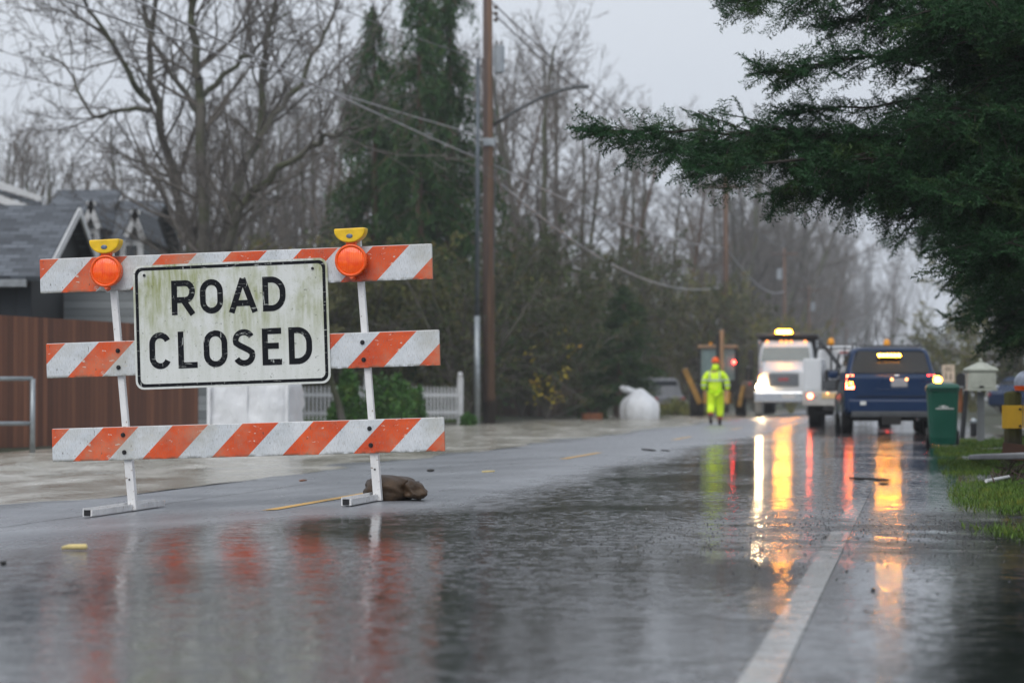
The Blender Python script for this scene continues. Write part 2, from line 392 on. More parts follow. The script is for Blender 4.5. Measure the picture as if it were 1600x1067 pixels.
def rail(tl, bl, br_, tr):
    TL, BL, BRr, TR = [Vector((*pl(*q),)) for q in (tl, bl, br_, tr)]
    L = ((BRr - BL).length + (TR - TL).length) / 2; H = ((TL - BL).length + (TR - BRr).length) / 2
    ang = math.atan2((BRr - BL).y + (TR - TL).y, (BRr - BL).x + (TR - TL).x)
    m = MB(); m.box((L / 2, 0, H / 2), (L, .022, H))
    o = m.build("rail", M['stripe'], bar, bevel=.0025, loc=(BL.x, -.036, BL.y), rot=(0, -ang, 0))
    e = MB().box((L / 2, .0, H + .0015), (L - .01, .016, .003)); e.build("rail_edge", M['post'], o)
    return o, L, H
r1, RL, RH = rail((66, 407), (67, 459), (678, 437), (677, 382))
r2, _, _ = rail((74, 537), (77, 591), (689, 570), (687, 516))
r3, _, _ = rail((83, 669), (86, 721), (696, 703), (695, 652))
def post(ptop, pbot, seg_px):
    a = local(*ptop); b = local(*pbot); a.y = b.y = 0.0
    d = (a - b); L = d.length; ang = math.atan2(d.x, d.z)
    p = MB().box((0, 0, L / 2), (.042, .042, L)).build("post", M['post'], bar, bevel=.004, loc=b, rot=(0, ang, 0))
    MB().box((0, 0, .19), (.052, .052, .38)).build("post_sleeve", M['post'], p, bevel=.003)
    MB().tube([(0, -.030, .2), (0, -.027, .2)], .006, 8).build("sleeve_hole", M['bolt'], p)
    return a, b, d.normalized()
A1, B1, D1 = post((172.5, 392), (208.5, 797), 0)
A2, B2, D2 = post((559, 375), (591, 782), 0)
def bolt(px, py):
    c = local(px, py); m = MB()
    m.tube([(c.x, -.047, c.z), (c.x, -.053, c.z)], .0145, 16); m.tube([(c.x, -.053, c.z), (c.x, -.061, c.z)], [.010, .008], 6)
    m.build("bolt", M['bolt'], bar)
for q in ((188, 548), (189, 574), (196, 679), (198, 706), (569, 535), (571, 562), (580, 669), (582, 695)): bolt(*q)
# long angle iron feet lying along the road
def foot(base, y0, y1):
    # follows the ground under it
    wl = lambda yy: gz(ST(BR + RV * base.x + DV * yy)[0]) - bz + .006
    z0 = wl(y0)
    m = MB()
    m.box((base.x - .055, (y0 + y1) / 2, z0 + .025), (.006, y1 - y0, .05)); m.box((base.x - .028, (y0 + y1) / 2, z0 + .003), (.054, y1 - y0, .006))
    m.box((base.x + .0, (y0 + y1) / 2, z0 + .022), (.006, y1 - y0, .038))
    f = m.build("foot", M['post'], bar, bevel=.001)
    MB().box((base.x - .028, y0 - .002, z0 + .022), (.040, .004, .036)).build("foot_end", M['bolt'], f)
foot(B1, -.80, .65); foot(B2, -.76, .60)

# sign
def rrect(w_, h_, r_, n=7, o=0):
    pts = []
    for cx, cy, a0 in ((w_ - r_ - o, r_ + o, -90), (w_ - r_ - o, h_ - r_ - o, 0), (r_ + o, h_ - r_ - o, 90), (r_ + o, r_ + o, 180)):
        for k in range(n): a = R(a0 + 90 * k / (n - 1)); pts.append((cx + r_ * math.cos(a), cy + r_ * math.sin(a)))
    return pts
def sign_mat():
    g = NG("algae_stained_sign_face"); sep = g.n("ShaderNodeSeparateXYZ"); g.l(g.obj(), sep.inputs[0])
    big = g.noise(2.6, 6, g.obj((1, 1, .7)), .62); streak = g.noise(9, 5, g.obj((3.0, 1, .45)), .6); sp = g.noise(70, 4, None, .7)
    hgt = g.ramp(sep.outputs[2], [(.18, .05), (.50, .8), (.76, 1)])
    alg = g.math('MULTIPLY', g.math('MULTIPLY', g.ramp(big, [(.40, 0), (.54, 1)]), g.ramp(streak, [(.35, .25), (.65, 1)])), hgt)
    c = g.mix(g.ramp(streak, [(.4, 0), (.7, .5)]), (.68, .70, .68), (.54, .57, .53))
    c = g.mix(g.math('MULTIPLY', alg, 1.0), c, (.25, .28, .07))
    c = g.mix(g.ramp(sp, [(.60, 0), (.72, .55)]), c, (.24, .26, .14))
    dk = g.noise(26, 3, g.obj((1, 1, 1), loc=(2, 0, 4)), .8)
    c = g.mix(g.ramp(dk, [(.645, 0), (.69, .75)]), c, (.08, .09, .07))
    g.set(col=c, rough=g.ramp(big, [(.3, .25), (.7, .55)])); return g.m
def black_worn():
    g = NG("worn_black_sheeting"); a = g.noise(60, 3, g.obj((.25, 1, 1.6)), .7); b = g.noise(28, 2, g.obj((1.6, 1, .3)), .7)
    k = g.math('MAXIMUM', g.ramp(a, [(.635, 0), (.66, .85)]), g.ramp(b, [(.655, 0), (.68, .8)]))
    g.set(col=g.mix(k, (.005, .006, .009), (.42, .44, .42)), rough=.5, spec=.15); return g.m
M['sign'] = sign_mat(); M['black'] = black_worn(); M['alu'] = pm("bare_aluminium", (.55, .56, .57), .35, .9, .15, 10)
BL = Vector(pl(217, 609)); BRs = Vector(pl(521, 599)); TLs = Vector(pl(213, 417)); TRs = Vector(pl(515.5, 403))
SW = ((BRs - BL).length + (TRs - TLs).length) / 2; SH = ((TLs - BL).length + (TRs - BRs).length) / 2
sang = math.atan2((BRs - BL).y + (TRs - TLs).y, (BRs - BL).x + (TRs - TLs).x) 
sg = MB().prism(rrect(SW, SH, .055), 'y', -.004, .0).build("sign_panel", M['sign'], bar, loc=(BL.x, -.055, BL.y), rot=(0, -sang, 0))
sg.name = "sign_panel"
def ring(o0, o1):
    a = rrect(SW, SH, .045, 7, o0); b = rrect(SW, SH, .034, 7, o1); n = len(a); m = MB()
    m.add([(p[0], -.0052, p[1]) for p in a] + [(p[0], -.0052, p[1]) for p in b], [(i, (i+1) % n, n + (i+1) % n, n + i) for i in range(n)]); return m
ring(.014, .034).build("sign_border", M['black'], sg)
STK = .038
def arc(cx, cy, rx, ry, a0, a1, n=12): return [(cx + rx * math.cos(R(a0 + (a1 - a0) * k / n)), cy + ry * math.sin(R(a0 + (a1 - a0) * k / n))) for k in range(n + 1)]
def stad(w_, h_, e):          # closed centre line of an O
    r_ = w_ / 2 - e
    return arc(w_/2, h_ - e - r_*1.05, r_, r_*1.05, 0, 180) + arc(w_/2, e + r_*1.05, r_, r_*1.05, 180, 360)
def glyph(ch, w_, h_):
    e = STK / 2
    if ch == 'O': return [(stad(w_, h_, e), True)]
    if ch == 'C':
        r_ = w_ / 2 - e; ry = r_ * 1.05
        return [(arc(w_/2, h_-e-ry, r_, ry, 22, 180) + arc(w_/2, e+ry, r_, ry, 180, 338), False)]
    if ch == 'D':
        r_ = w_ * .62
        return [([(e, 0), (e, h_)], False), ([(e, h_-e), (w_-r_, h_-e)] + arc(w_-r_, h_-e-r_*.85, r_-e, r_*.85, 85, 0) + arc(w_-r_, e+r_*.85, r_-e, r_*.85, 0, -85) + [(w_-r_, e), (e, e)], False)]
    if ch == 'L': return [([(e, h_), (e, 0)], False), ([(e, e), (w_, e)], False)]
    if ch == 'E': return [([(e, h_), (e, 0)], False), ([(e, e), (w_, e)], False), ([(e, h_-e), (w_, h_-e)], False), ([(e, h_*.52), (w_*.86, h_*.52)], False)]
    if ch == 'A': return [([(e*.95, 0), (w_/2, h_-.004)], False), ([(w_-e*.95, 0), (w_/2, h_-.004)], False), ([(w_*.24, h_*.27), (w_*.76, h_*.27)], False)]
    if ch == 'R':
        r_ = h_ * .26
        bow = [(e, h_-e), (w_-r_-.01, h_-e)] + arc(w_-r_-.005, h_-e-r_+.004, r_-e+.005, r_-.004, 90, -90) + [(e, h_-e-2*r_+.008)]
        return [([(e, 0), (e, h_)], False), (bow, False), ([(w_*.48, h_*.44), (w_-e*.9, 0)], False)]
    if ch == 'S':
        ry = (h_/2 - e) / 2 + .001; rx = w_/2 - e
        return [(arc(w_/2, h_-e-ry, rx, ry, 25, 200, 12) + [(w_*.30, h_*.565), (w_*.70, h_*.435)] + arc(w_/2, e+ry, rx, ry, 20, -155, 12), False)]
def stroke(m, pts, closed, ox, oz, w_=STK, y=-.0058):
    pts = [Vector(p) for p in pts]; q = [pts[0]]
    for p in pts[1:]:
        if (p - q[-1]).length > 1e-4: q.append(p)
    if closed and (q[0] - q[-1]).length < 1e-4: q.pop()
    n = len(q); vs = []
    for i, p in enumerate(q):
        a = q[(i-1) % n] if closed or i > 0 else p; b = q[(i+1) % n] if closed or i < n-1 else p
        d1 = (p - a).normalized() if (p-a).length > 0 else (b - p).normalized(); d2 = (b - p).normalized() if (b-p).length > 0 else d1
        t = (d1 + d2).normalized(); nn = Vector((-t.y, t.x)); k = 1 / max(.6, nn.dot(Vector((-d1.y, d1.x))))
        vs += [p + nn * w_/2 * k, p - nn * w_/2 * k]
    fc = [(2*i, 2*i+1, 2*((i+1) % n)+1, 2*((i+1) % n)) for i in range(n if closed else n-1)]
    m.add([(ox + v.x, y, oz + v.y) for v in vs], fc)
def word(txt, spans, oz, h_):
    for j, (ch, (a, b)) in enumerate(zip(txt, spans)):
        m = MB()
        for k, (pts, cl_) in enumerate(glyph(ch, b - a, h_)): stroke(m, pts, cl_, a, oz, y=-.0056 - .0003 * k)
        m.build("letter", M['black'], sg)['label'] = "black letter " + ch
sc_ = SW / 303.0
word("ROAD", [((a - 216) * sc_, (b - 216) * sc_) for a, b in ((276, 313), (320.5, 356.5), (365, 410), (418, 453.5))], (608 - 495.5 + -1.8) * sc_, 52 * sc_)
word("CLOSED", [((a - 217) * sc_, (b - 217) * sc_) for a, b in ((240, 274), (285, 315), (325, 362), (370.5, 405), (416, 446), (457, 493))], (608 - 578) * sc_, 55.5 * sc_)
for q in ((230, 431), (492, 420)):
    c = local(*q); MB().tube([(c.x, -.0595, c.z), (c.x, -.066, c.z)], .009, 12).build("sign_bolt", M['bolt'], bar)

# warning lamps clamped to the top rail
def lens_mat():
    g = NG("orange_ribbed_lens"); sep = g.n("ShaderNodeSeparateXYZ"); g.l(g.obj(), sep.inputs[0])
    rib = g.math('SINE', g.math('MULTIPLY', sep.outputs[0], 520))
    c = g.mix(g.ramp(g.noise(20, 4), [(.35, 0), (.7, 1)]), (.80, .060, .003), (1.0, .15, .006))
    g.set(col=c, rough=.18, normal=g.bump(rib, .6, .0015), emit=(1.0, .10, .004), estr=.12, coat=.4); return g.m
M['lens'] = lens_mat(); M['lens_rim'] = pm("orange_plastic_rim", (.86, .10, .006), .28, 0, .2, 20)
M['yellow_plastic'] = pm("yellow_plastic_housing", (.80, .50, .008), .35, 0, .18, 14)
M['solar'] = pm("grey_blue_sensor", (.12, .16, .24), .15, 0, .2, 50)
def warning_lamp(px, py, label):
    c = local(px, py); rr = 25.5 * BR.y / F
    root = empty("warning_lamp", BR + RV * c.x + DV * (-.085) + Vector((0, 0, c.z)), brz, label, "warning light", "warning lamps on the barricade")
    MB().tube([(0, -.030, 0), (0, .030, 0)], [rr * .93, rr * .93], 40).build("lamp_body", M['lens_rim'], root, bevel=.004)
    rim = MB(); prof = [(.99, -.028), (1.0, -.040), (.96, -.047), (.86, -.048), (.83, -.040)]
    rings = [[(rr * a * math.cos(2*math.pi*k/48), y, rr * a * math.sin(2*math.pi*k/48)) for k in range(48)] for a, y in prof]
    rim.loft(rings, cap=False).build("lens_rim", M['lens_rim'], root, smooth=True)
    prof = [(.84, -.041), (.70, -.050), (.45, -.057), (.2, -.060), (.04, -.0605), (.004, -.0605)]
    MB().loft([[(rr * a * math.cos(2*math.pi*k/48), y, rr * a * math.sin(2*math.pi*k/48)) for k in range(48)] for a, y in prof], cap=False).build("lens", M['lens'], root, smooth=True)
    MB().box((0, -.0, rr + .006), (.065, .05, .020)).build("neck", M['lens_rim'], root, bevel=.006)
    hw, hb, zt = .100, .088, rr + .100
    half = [(hw * math.cos(a), zt - .012 + .075 * math.sin(a) * 1.05) for a in [R(-180 + 180 * k / 20) for k in range(21)]] + [(hw, zt), (-hw, zt)]
    hs_ = MB().prism(half, 'y', -.048, .045).build("battery_housing", M['yellow_plastic'], root, bevel=.008, seg=3)
    MB().ball((0, -.049, zt - .050), .019, 14, 6, (1.15, .25, .75)).build("light_sensor", M['solar'], hs_, smooth=True)
    MB().tube([(0, -.038, -rr * .98), (0, .0, -rr * 1.05)], [.014, .02], 10).build("drain_lug", M['lens_rim'], root)
    root.rotation_euler = (0, R(-2.4), brz)
    return root
warning_lamp(174.5, 425, "round orange warning lamp with yellow top at the left end of the barricade")
warning_lamp(555, 408.5, "round orange warning lamp with yellow top at the right of the ROAD CLOSED sign")

# sandbag lying on the right foot
def blob(name, size, mat, seed, n=48, m=28, amp=.12, parent=None, loc=None, rot=None, sq=2.6, frq=3.0, flat=-.8, wr=.05):
    rg_ = random.Random(seed); ph = [rg_.uniform(0, 6.28) for _ in range(12)]
    rings = []
    for i in range(m + 1):
        v = -math.pi/2 + math.pi * i / m; ring_ = []
        for k in range(n):
            u = 2*math.pi*k/n
            cx = math.cos(v); x = cx*math.cos(u); y = cx*math.sin(u); z = math.sin(v)
            def sp(a): return math.copysign(abs(a) ** (2 / sq), a)
            d = 1 + amp * (math.sin(frq*x + ph[0]) * math.sin(frq*y + ph[1]) + .6*math.sin(2.1*frq*z + ph[2] + 2*x) * math.sin(1.7*frq*x + ph[3]))
            d += wr * abs(math.sin(5*x + 7*z + ph[4] + 2*math.sin(3*y + ph[5]))) - wr/2
            X, Y, Z = sp(x)*d*size[0], sp(y)*d*size[1], max(z*d, flat) * size[2]
            ring_.append((X, Y, Z))
        rings.append(ring_)
    return MB().loft(rings, cap=True).build(name, mat, parent, smooth=True, loc=loc, rot=rot)
def burlap():
    g = NG("wet_brown_sandbag_weave"); wv = g.n("ShaderNodeTexWave"); wv.inputs['Scale'].default_value = 60; g.l(g.obj(), wv.inputs['Vector'])
    f = g.noise(7, 5, None, .6)
    g.set(col=g.mix(g.ramp(wv.outputs['Fac'], [(.2, 0), (.8, .4)]), g.ramp(f, [(.3, (.032, .017, .007)), (.7, (.11, .062, .028))]), (.03, .02, .012)), rough=.55,
          normal=g.bump(g.noise(60, 4), .5, .004)); return g.m
M['burlap'] = burlap()
sb = empty("sandbag", BR + RV * .025 + DV * .27, brz, "wet dark brown sandbag slumped over the right foot of the barricade", "sandbag")
blob("bag_body", (.160, .20, .095), M['burlap'], 3, parent=sb, loc=(-.01, 0, .066), amp=.10, flat=-.72)
blob("bag_neck", (.085, .14, .066), M['burlap'], 9, parent=sb, loc=(.155, -.02, .055), amp=.16, rot=(0, R(12), R(25)), flat=-.7)
# ================================================================== VEGETATION
def bark_mat(name, c0, c1, moss=None):
    g = NG(name); f = g.noise(3, 5, g.obj((1, 1, .3)), .6)
    c = g.ramp(f, [(.3, c0), (.7, c1)])
    if moss: c = g.mix(g.ramp(g.noise(1.2, 4, g.obj(loc=(5, 2, 1))), [(.45, 0), (.62, .8)]), c, moss)
    g.set(col=c, rough=.8, normal=g.bump(g.noise(14, 4, g.obj((1, 1, .25))), .6, .02)); return g.m
M['bark'] = bark_mat("grey_brown_bark", (.055, .050, .042), (.115, .105, .09), (.060, .070, .030))
M['twig'] = bark_mat("grey_brown_twigs", (.085, .075, .066), (.15, .135, .12))  # paled: part of the distant haze is put into this twig colour
M['twig_red'] = bark_mat("reddish_brown_twigs", (.085, .066, .052), (.16, .125, .095))
M['twig_olive'] = bark_mat("olive_mossy_twigs", (.11, .11, .04), (.22, .21, .09))
M['branch_dark'] = bark_mat("dark_wet_branch", (.018, .014, .011), (.035, .028, .02))
M['bark_red'] = bark_mat("reddish_bark", (.06, .04, .03), (.13, .08, .055))
def leaf_mat(name, c0, c1, rough=.55):
    g = NG(name); f = g.noise(1.3, 4, None, .6); f2 = g.noise(18, 2)
    c = g.mix(g.ramp(f2, [(.35, 0), (.7, 1)]), g.ramp(f, [(.35, c0), (.65, c1)]), tuple(x * 1.35 for x in c1)); c = g.mix(g.ramp(g.noise(2.6, 4, g.obj(loc=(4, 9, 2))), [(.54, 0), (.70, .8)]), c, (c1[0] * 2.2, c1[1] * 1.25, c1[2] * .8))
    g.set(col=c, rough=rough, spec=.15); return g.m
M['needle'] = leaf_mat("dark_wet_needles", (.004, .015, .006), (.020, .060, .022))
M['needle_far'] = leaf_mat("cedar_foliage", (.014, .040, .014), (.032, .078, .024))
M['laurel'] = leaf_mat("glossy_shrub_leaves", (.022, .065, .014), (.055, .14, .028), .35)
M['olive_leaf'] = leaf_mat("olive_foliage", (.07, .085, .025), (.15, .16, .05))
M['yellow_leaf'] = leaf_mat("yellow_autumn_leaves", (.30, .24, .03), (.45, .36, .05))
M['dull_leaf'] = leaf_mat("dull_green_foliage", (.030, .045, .018), (.065, .085, .035))

def unit(v): return v / (np.linalg.norm(v) + 1e-9)
def grow(out, p, d, L, r, lvl, rng, cfg):
    n = cfg['seg'][lvl]; sl = L / n; wob = cfg['wob'][lvl]; up = cfg['up'][lvl]; mx = len(cfg['seg']) - 1
    kids = cfg['kids'][lvl] if lvl < mx else 0; st = cfg['start'][lvl] if lvl < mx else 1; made = 0
    r_end = cfg['tip'] if lvl > 0 else r * .22
    for i in range(n):
        d = unit(d + rng.normal(0, wob, 3) + np.array([0, 0, up])); q = p + d * sl
        ra = r + (r_end - r) * i / n; rb = r + (r_end - r) * (i + 1) / n
        out.append((p, q, ra, rb, lvl)); f = (i + 1) / n
        if kids and f > st:
            want = int(round(kids * (f - st) / (1 - st)))
            while made < want:
                made += 1
                t = rng.random(); b = p + (q - p) * t
                a = np.cross(d, rng.normal(0, 1, 3)); a = unit(a); an = rng.uniform(*cfg['ang'][lvl])
                cd = d * math.cos(an) + a * math.sin(an)
                cl_ = L * cfg['ratio'][lvl] * rng.uniform(.6, 1.15) * (1 - .55 * max(0, f - st))
                grow(out, b, cd, cl_, max(cfg['tip'], (ra + (rb - ra) * t) * cfg['rr'][lvl]), lvl + 1, rng, cfg)
        p = q
def segs_mesh(segs, sides, thick=1.0):
    if not segs: return np.zeros((0, 3)), np.zeros((0, 3), int)
    a = np.array([s[0] for s in segs]); b = np.array([s[1] for s in segs]); ra = np.array([s[2] for s in segs]) * thick; rb = np.array([s[3] for s in segs]) * thick
    d = b - a; d /= np.linalg.norm(d, axis=1)[:, None] + 1e-9
    ref = np.where(np.abs(d[:, 2:3]) < .9, np.array([[0, 0, 1.]]), np.array([[1., 0, 0]])); u = np.cross(d, ref); u /= np.linalg.norm(u, axis=1)[:, None]; v = np.cross(d, u)
    th = np.arange(sides) * 2 * math.pi / sides
    o = u[:, None, :] * np.cos(th)[None, :, None] + v[:, None, :] * np.sin(th)[None, :, None]
    V = np.concatenate([a[:, None, :] + o * ra[:, None, None], b[:, None, :] + o * rb[:, None, None]], axis=1)
    k = np.arange(sides); k2 = (k + 1) % sides
    T = np.concatenate([np.stack([k, k2, k2 + sides], 1), np.stack([k, k2 + sides, k + sides], 1)])
    T = (T[None] + (np.arange(len(segs)) * 2 * sides)[:, None, None]).reshape(-1, 3)
    return V.reshape(-1, 3), T
def leaf_tris(P_, size, rng, droop=0.0, asp=.45):
    n = len(P_); d = rng.normal(0, 1, (n, 3)); d[:, 2] -= droop; d /= np.linalg.norm(d, axis=1)[:, None]
    u = np.cross(d, rng.normal(0, 1, (n, 3))); u /= np.linalg.norm(u, axis=1)[:, None]
    s = size * rng.uniform(.6, 1.3, (n, 1))
    V = np.stack([P_ - u * s * asp / 2, P_ + u * s * asp / 2, P_ + d * s + u * s * .1], 1)
    return V.reshape(-1, 3), np.arange(n * 3).reshape(-1, 3)
CFG_TREE = dict(seg=[9, 7, 5, 3], wob=[.07, .14, .18, .22], up=[.02, .07, .05, .03], kids=[15, 8, 6], start=[.28, .15, .1], ang=[(.5, 1.05), (.5, 1.0), (.4, .9)],
                ratio=[.48, .48, .48], rr=[.45, .5, .55], tip=.007)
CFG_TALL = dict(seg=[10, 6, 4, 3], wob=[.035, .13, .18, .2], up=[.03, .09, .05, .04], kids=[22, 7, 5], start=[.38, .15, .1], ang=[(.5, 1.0), (.5, .9), (.4, .9)],
                ratio=[.26, .45, .5], rr=[.32, .5, .55], tip=.010)
def make_tree(name, seed, H, r, cfg, bark, twig, label, cat, group=None, stems=1, lean=0.0, loc=(0, 0, 0), leaves=None, explicit=None):
    rng = np.random.default_rng(seed); out = []
    if explicit:
        for pts, r0, r1, nk in explicit:
            n = len(pts) - 1
            for i in range(n):
                a, b = np.array(pts[i]), np.array(pts[i+1]); ra = r0 + (r1-r0)*i/n; rb = r0 + (r1-r0)*(i+1)/n
                k = 4; pp = a; dd = (b - a) / k
                for j in range(k):
                    qq = a + dd * (j + 1) + (rng.normal(0, .05, 3) if j < k - 1 else 0)
                    out.append((pp, qq, ra + (rb-ra)*j/k, ra + (rb-ra)*(j+1)/k, 0)); pp = qq
                if i >= 1 or n == 1:
                    for j in range(nk):
                        t = rng.random(); base = a + (b - a) * t; d0 = unit(b - a); ax = unit(np.cross(d0, rng.normal(0, 1, 3))); an = rng.uniform(.55, 1.1)
                        grow(out, base, d0 * math.cos(an) + ax * math.sin(an), rng.uniform(1.8, 4.2), (ra + (rb-ra)*t) * .42, 1, rng, cfg)
    else:
        for k in range(stems):
            a = rng.uniform(0, 6.28); l_ = lean if stems == 1 else rng.uniform(.1, .38)
            grow(out, np.array([0., 0, -.1]), unit(np.array([math.cos(a)*l_, math.sin(a)*l_, 1.])), H * rng.uniform(.8, 1), r, 0, rng, cfg)
    root = empty(name, loc, 0, label, cat, group)
    tr = [s for s in out if s[4] == 0]; br = [s for s in out if s[4] == 1]; tw = [s for s in out if s[4] >= 2]
    V, T = segs_mesh(tr, 8); link("trunk", tri_mesh("trunk", V, T, bark, True), root)
    V1, T1 = segs_mesh(br, 4); V2, T2 = segs_mesh(tw, 3)
    cr_ = link("crown", tri_mesh("crown", np.concatenate([V1, V2]), np.concatenate([T1, T2 + len(V1)]), twig), root)
    if leaves:
        mat, per, size, lo = leaves; pts = []
        for s in tw:
            if s[4] == len(cfg['seg']) - 1:
                for _ in range(int(per) + int(rng.random() < per % 1)): pts.append(s[0] + (s[1]-s[0]) * rng.random() + rng.normal(0, .03, 3))
        V, T = leaf_tris(np.array(pts), size, rng, lo); link("leaves", tri_mesh("leaves", V, T, mat), root)
    return root

# the big many-stemmed tree behind the sign: main limbs measured from the photograph
D0 = 60.0
def limb(pts, dd=0.0):
    out = []
    for i, (x, y) in enumerate(pts): p = P(x, y, D0 + dd * i); out.append((p.x, p.y, p.z))
    return out
big = [
    (limb([(327, 655), (322, 600), (318, 540), (300, 400), (280, 318), (262, 240), (234, 131), (241, 20), (246, -80)], .3), .20, .05, 5),
    (limb([(327, 655), (326, 600), (322, 520), (319, 398), (315, 169), (306, 94), (300, 0), (290, -90)], -.2), .22, .05, 6),
    (limb([(327, 655), (331, 600), (334, 500), (345, 390), (375, 281), (405, 210), (409, 112), (430, 10), (440, -70)], .5), .20, .04, 5),
    (limb([(327, 655), (333, 600), (345, 430), (372, 330), (431, 262), (500, 225), (560, 200)], -.6), .16, .04, 5),
    (limb([(234, 160), (200, 110), (150, 30), (110, -40)], -.5), .09, .03, 4),
    (limb([(236, 172), (190, 172), (145, 182), (100, 100), (58, 75)], .4), .07, .015, 5),
    (limb([(405, 218), (450, 150), (500, 70), (530, 0)], .5), .09, .03, 5),
    (limb([(312, 180), (270, 120), (235, 50), (215, -30)], .5), .08, .03, 4),
    (limb([(318, 150), (360, 110), (400, 75), (450, 20)], .5), .08, .03, 4),
]
cfg_big = dict(CFG_TREE, kids=[15, 9, 6])
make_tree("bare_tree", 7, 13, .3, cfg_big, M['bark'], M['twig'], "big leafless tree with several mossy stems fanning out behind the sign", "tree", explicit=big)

# prototypes for the woods
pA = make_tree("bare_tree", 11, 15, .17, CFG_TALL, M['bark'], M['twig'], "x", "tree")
pB = make_tree("bare_tree", 12, 16, .19, CFG_TALL, M['bark'], M['twig_red'], "x", "tree", lean=.06)
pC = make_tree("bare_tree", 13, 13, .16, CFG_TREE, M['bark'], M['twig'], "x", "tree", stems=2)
pD = make_tree("bare_tree", 14, 14, .17, CFG_TREE, M['bark_red'], M['twig_red'], "x", "tree", lean=.1)
CFG_BUSH = dict(seg=[5, 4, 3, 2], wob=[.16, .2, .22, .25], up=[.05, .04, .02, .0], kids=[9, 6, 5], start=[.12, .1, .1], ang=[(.4, 1.0), (.4, 1.0), (.4, 1.0)],
                ratio=[.5, .5, .5], rr=[.5, .55, .6], tip=.007)
bA = make_tree("thicket_shrub", 21, 5.0, .06, CFG_BUSH, M['twig_olive'], M['twig_olive'], "x", "shrub", stems=9, leaves=(M['olive_leaf'], .8, .10, .3))
bB = make_tree("thicket_shrub", 22, 5.0, .06, CFG_BUSH, M['twig_red'], M['twig_red'], "x", "shrub", stems=9, leaves=(M['dull_leaf'], .35, .10, .3))
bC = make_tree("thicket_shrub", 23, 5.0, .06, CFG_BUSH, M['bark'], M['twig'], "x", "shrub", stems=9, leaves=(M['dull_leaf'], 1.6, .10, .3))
protos_used = set()
rnd = random.Random(5)
def place(proto, px, D, h, base_h, label, group, name=None, wd=1.0):
    g = P(px, HZ, D); s_, t_ = ST(g); z = gz(s_)
    sc = h / base_h
    if id(proto) not in protos_used:
        protos_used.add(id(proto)); c = proto
        c.location = (g.x, g.y, z); c.rotation_euler = (0, 0, rnd.uniform(0, 6.28)); c.scale = (sc*wd, sc*wd, sc); c['label'] = label; c['group'] = group
    else: c = copy_tree(proto, (g.x, g.y, z), rnd.uniform(0, 6.28), (sc*wd, sc*wd, sc), label, group)
    if name: c.name = name
    return c
wl = "bare leafless tree in the hazy grey wood filling the background beyond the houses and poles"
wg = "leafless trees of the background wood"
TR = [(pA, 15), (pB, 16), (pC, 12.5), (pD, 14)]
# left wood behind the houses
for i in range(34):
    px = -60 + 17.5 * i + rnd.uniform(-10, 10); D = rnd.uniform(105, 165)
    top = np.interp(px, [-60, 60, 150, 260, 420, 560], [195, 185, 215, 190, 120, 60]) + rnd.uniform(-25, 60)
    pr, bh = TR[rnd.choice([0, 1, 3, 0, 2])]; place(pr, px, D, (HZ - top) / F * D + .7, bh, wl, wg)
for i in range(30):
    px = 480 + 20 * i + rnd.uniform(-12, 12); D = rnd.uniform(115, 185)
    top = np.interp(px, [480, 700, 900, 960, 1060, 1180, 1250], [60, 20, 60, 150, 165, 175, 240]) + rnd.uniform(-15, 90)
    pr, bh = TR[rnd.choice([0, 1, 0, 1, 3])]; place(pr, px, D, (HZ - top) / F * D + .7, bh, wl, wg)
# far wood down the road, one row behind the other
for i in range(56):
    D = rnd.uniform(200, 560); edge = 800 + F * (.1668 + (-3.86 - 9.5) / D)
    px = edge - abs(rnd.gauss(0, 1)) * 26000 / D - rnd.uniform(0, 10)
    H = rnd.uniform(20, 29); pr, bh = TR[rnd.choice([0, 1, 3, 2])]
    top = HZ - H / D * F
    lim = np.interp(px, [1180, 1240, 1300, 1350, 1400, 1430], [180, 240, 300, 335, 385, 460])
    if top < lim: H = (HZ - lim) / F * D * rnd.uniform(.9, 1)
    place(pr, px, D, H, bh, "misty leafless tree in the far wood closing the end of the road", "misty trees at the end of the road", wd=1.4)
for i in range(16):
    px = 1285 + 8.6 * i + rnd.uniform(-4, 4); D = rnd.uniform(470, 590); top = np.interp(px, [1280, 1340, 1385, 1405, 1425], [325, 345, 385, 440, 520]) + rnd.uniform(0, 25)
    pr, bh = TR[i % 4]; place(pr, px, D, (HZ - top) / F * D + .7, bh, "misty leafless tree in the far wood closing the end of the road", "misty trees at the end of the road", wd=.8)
# dense undergrowth in front of the wood
for i in range(15):
    px = 905 + 23 * i + rnd.uniform(-10, 10); D = rnd.uniform(108, 150)
    place((bC, bB, bA)[i % 3], px, D, np.interp(px, [900, 1000, 1150, 1260], [7, 8.5, 6.5, 4]) * rnd.uniform(.8, 1.15), 4.6,
          "scrubby brown and olive thicket shrub beside the road behind the digger and truck", "roadside thicket shrubs past the worker", wd=.9)
for i in range(11):
    px = 330 + 40 * i + rnd.uniform(-15, 15)
    place(bA if i % 5 else bC, px, rnd.uniform(69, 76), rnd.uniform(4.4, 5.6), 4.6, "olive twiggy shrub in the overgrown thicket behind the picket fence", "olive thicket shrubs behind the picket fence", wd=1.1)
for i in range(9):
    px = 500 + 48 * i + rnd.uniform(-15, 15)
    place((bB, bC)[i % 2], px, rnd.uniform(94, 104), rnd.uniform(6.5, 8.5), 4.6, "tall dark brown thicket shrub growing behind the brown board fence", "tall dark thicket shrubs behind the board fence", wd=.9)
for i in range(9):
    px = -40 + 55 * i + rnd.uniform(-15, 15)
    place(bB, px, rnd.uniform(92, 100), rnd.uniform(3.5, 5.5), 4.6, "grey brown scrub shrub behind the houses at the left", "scrub shrubs behind the houses", wd=1.2)
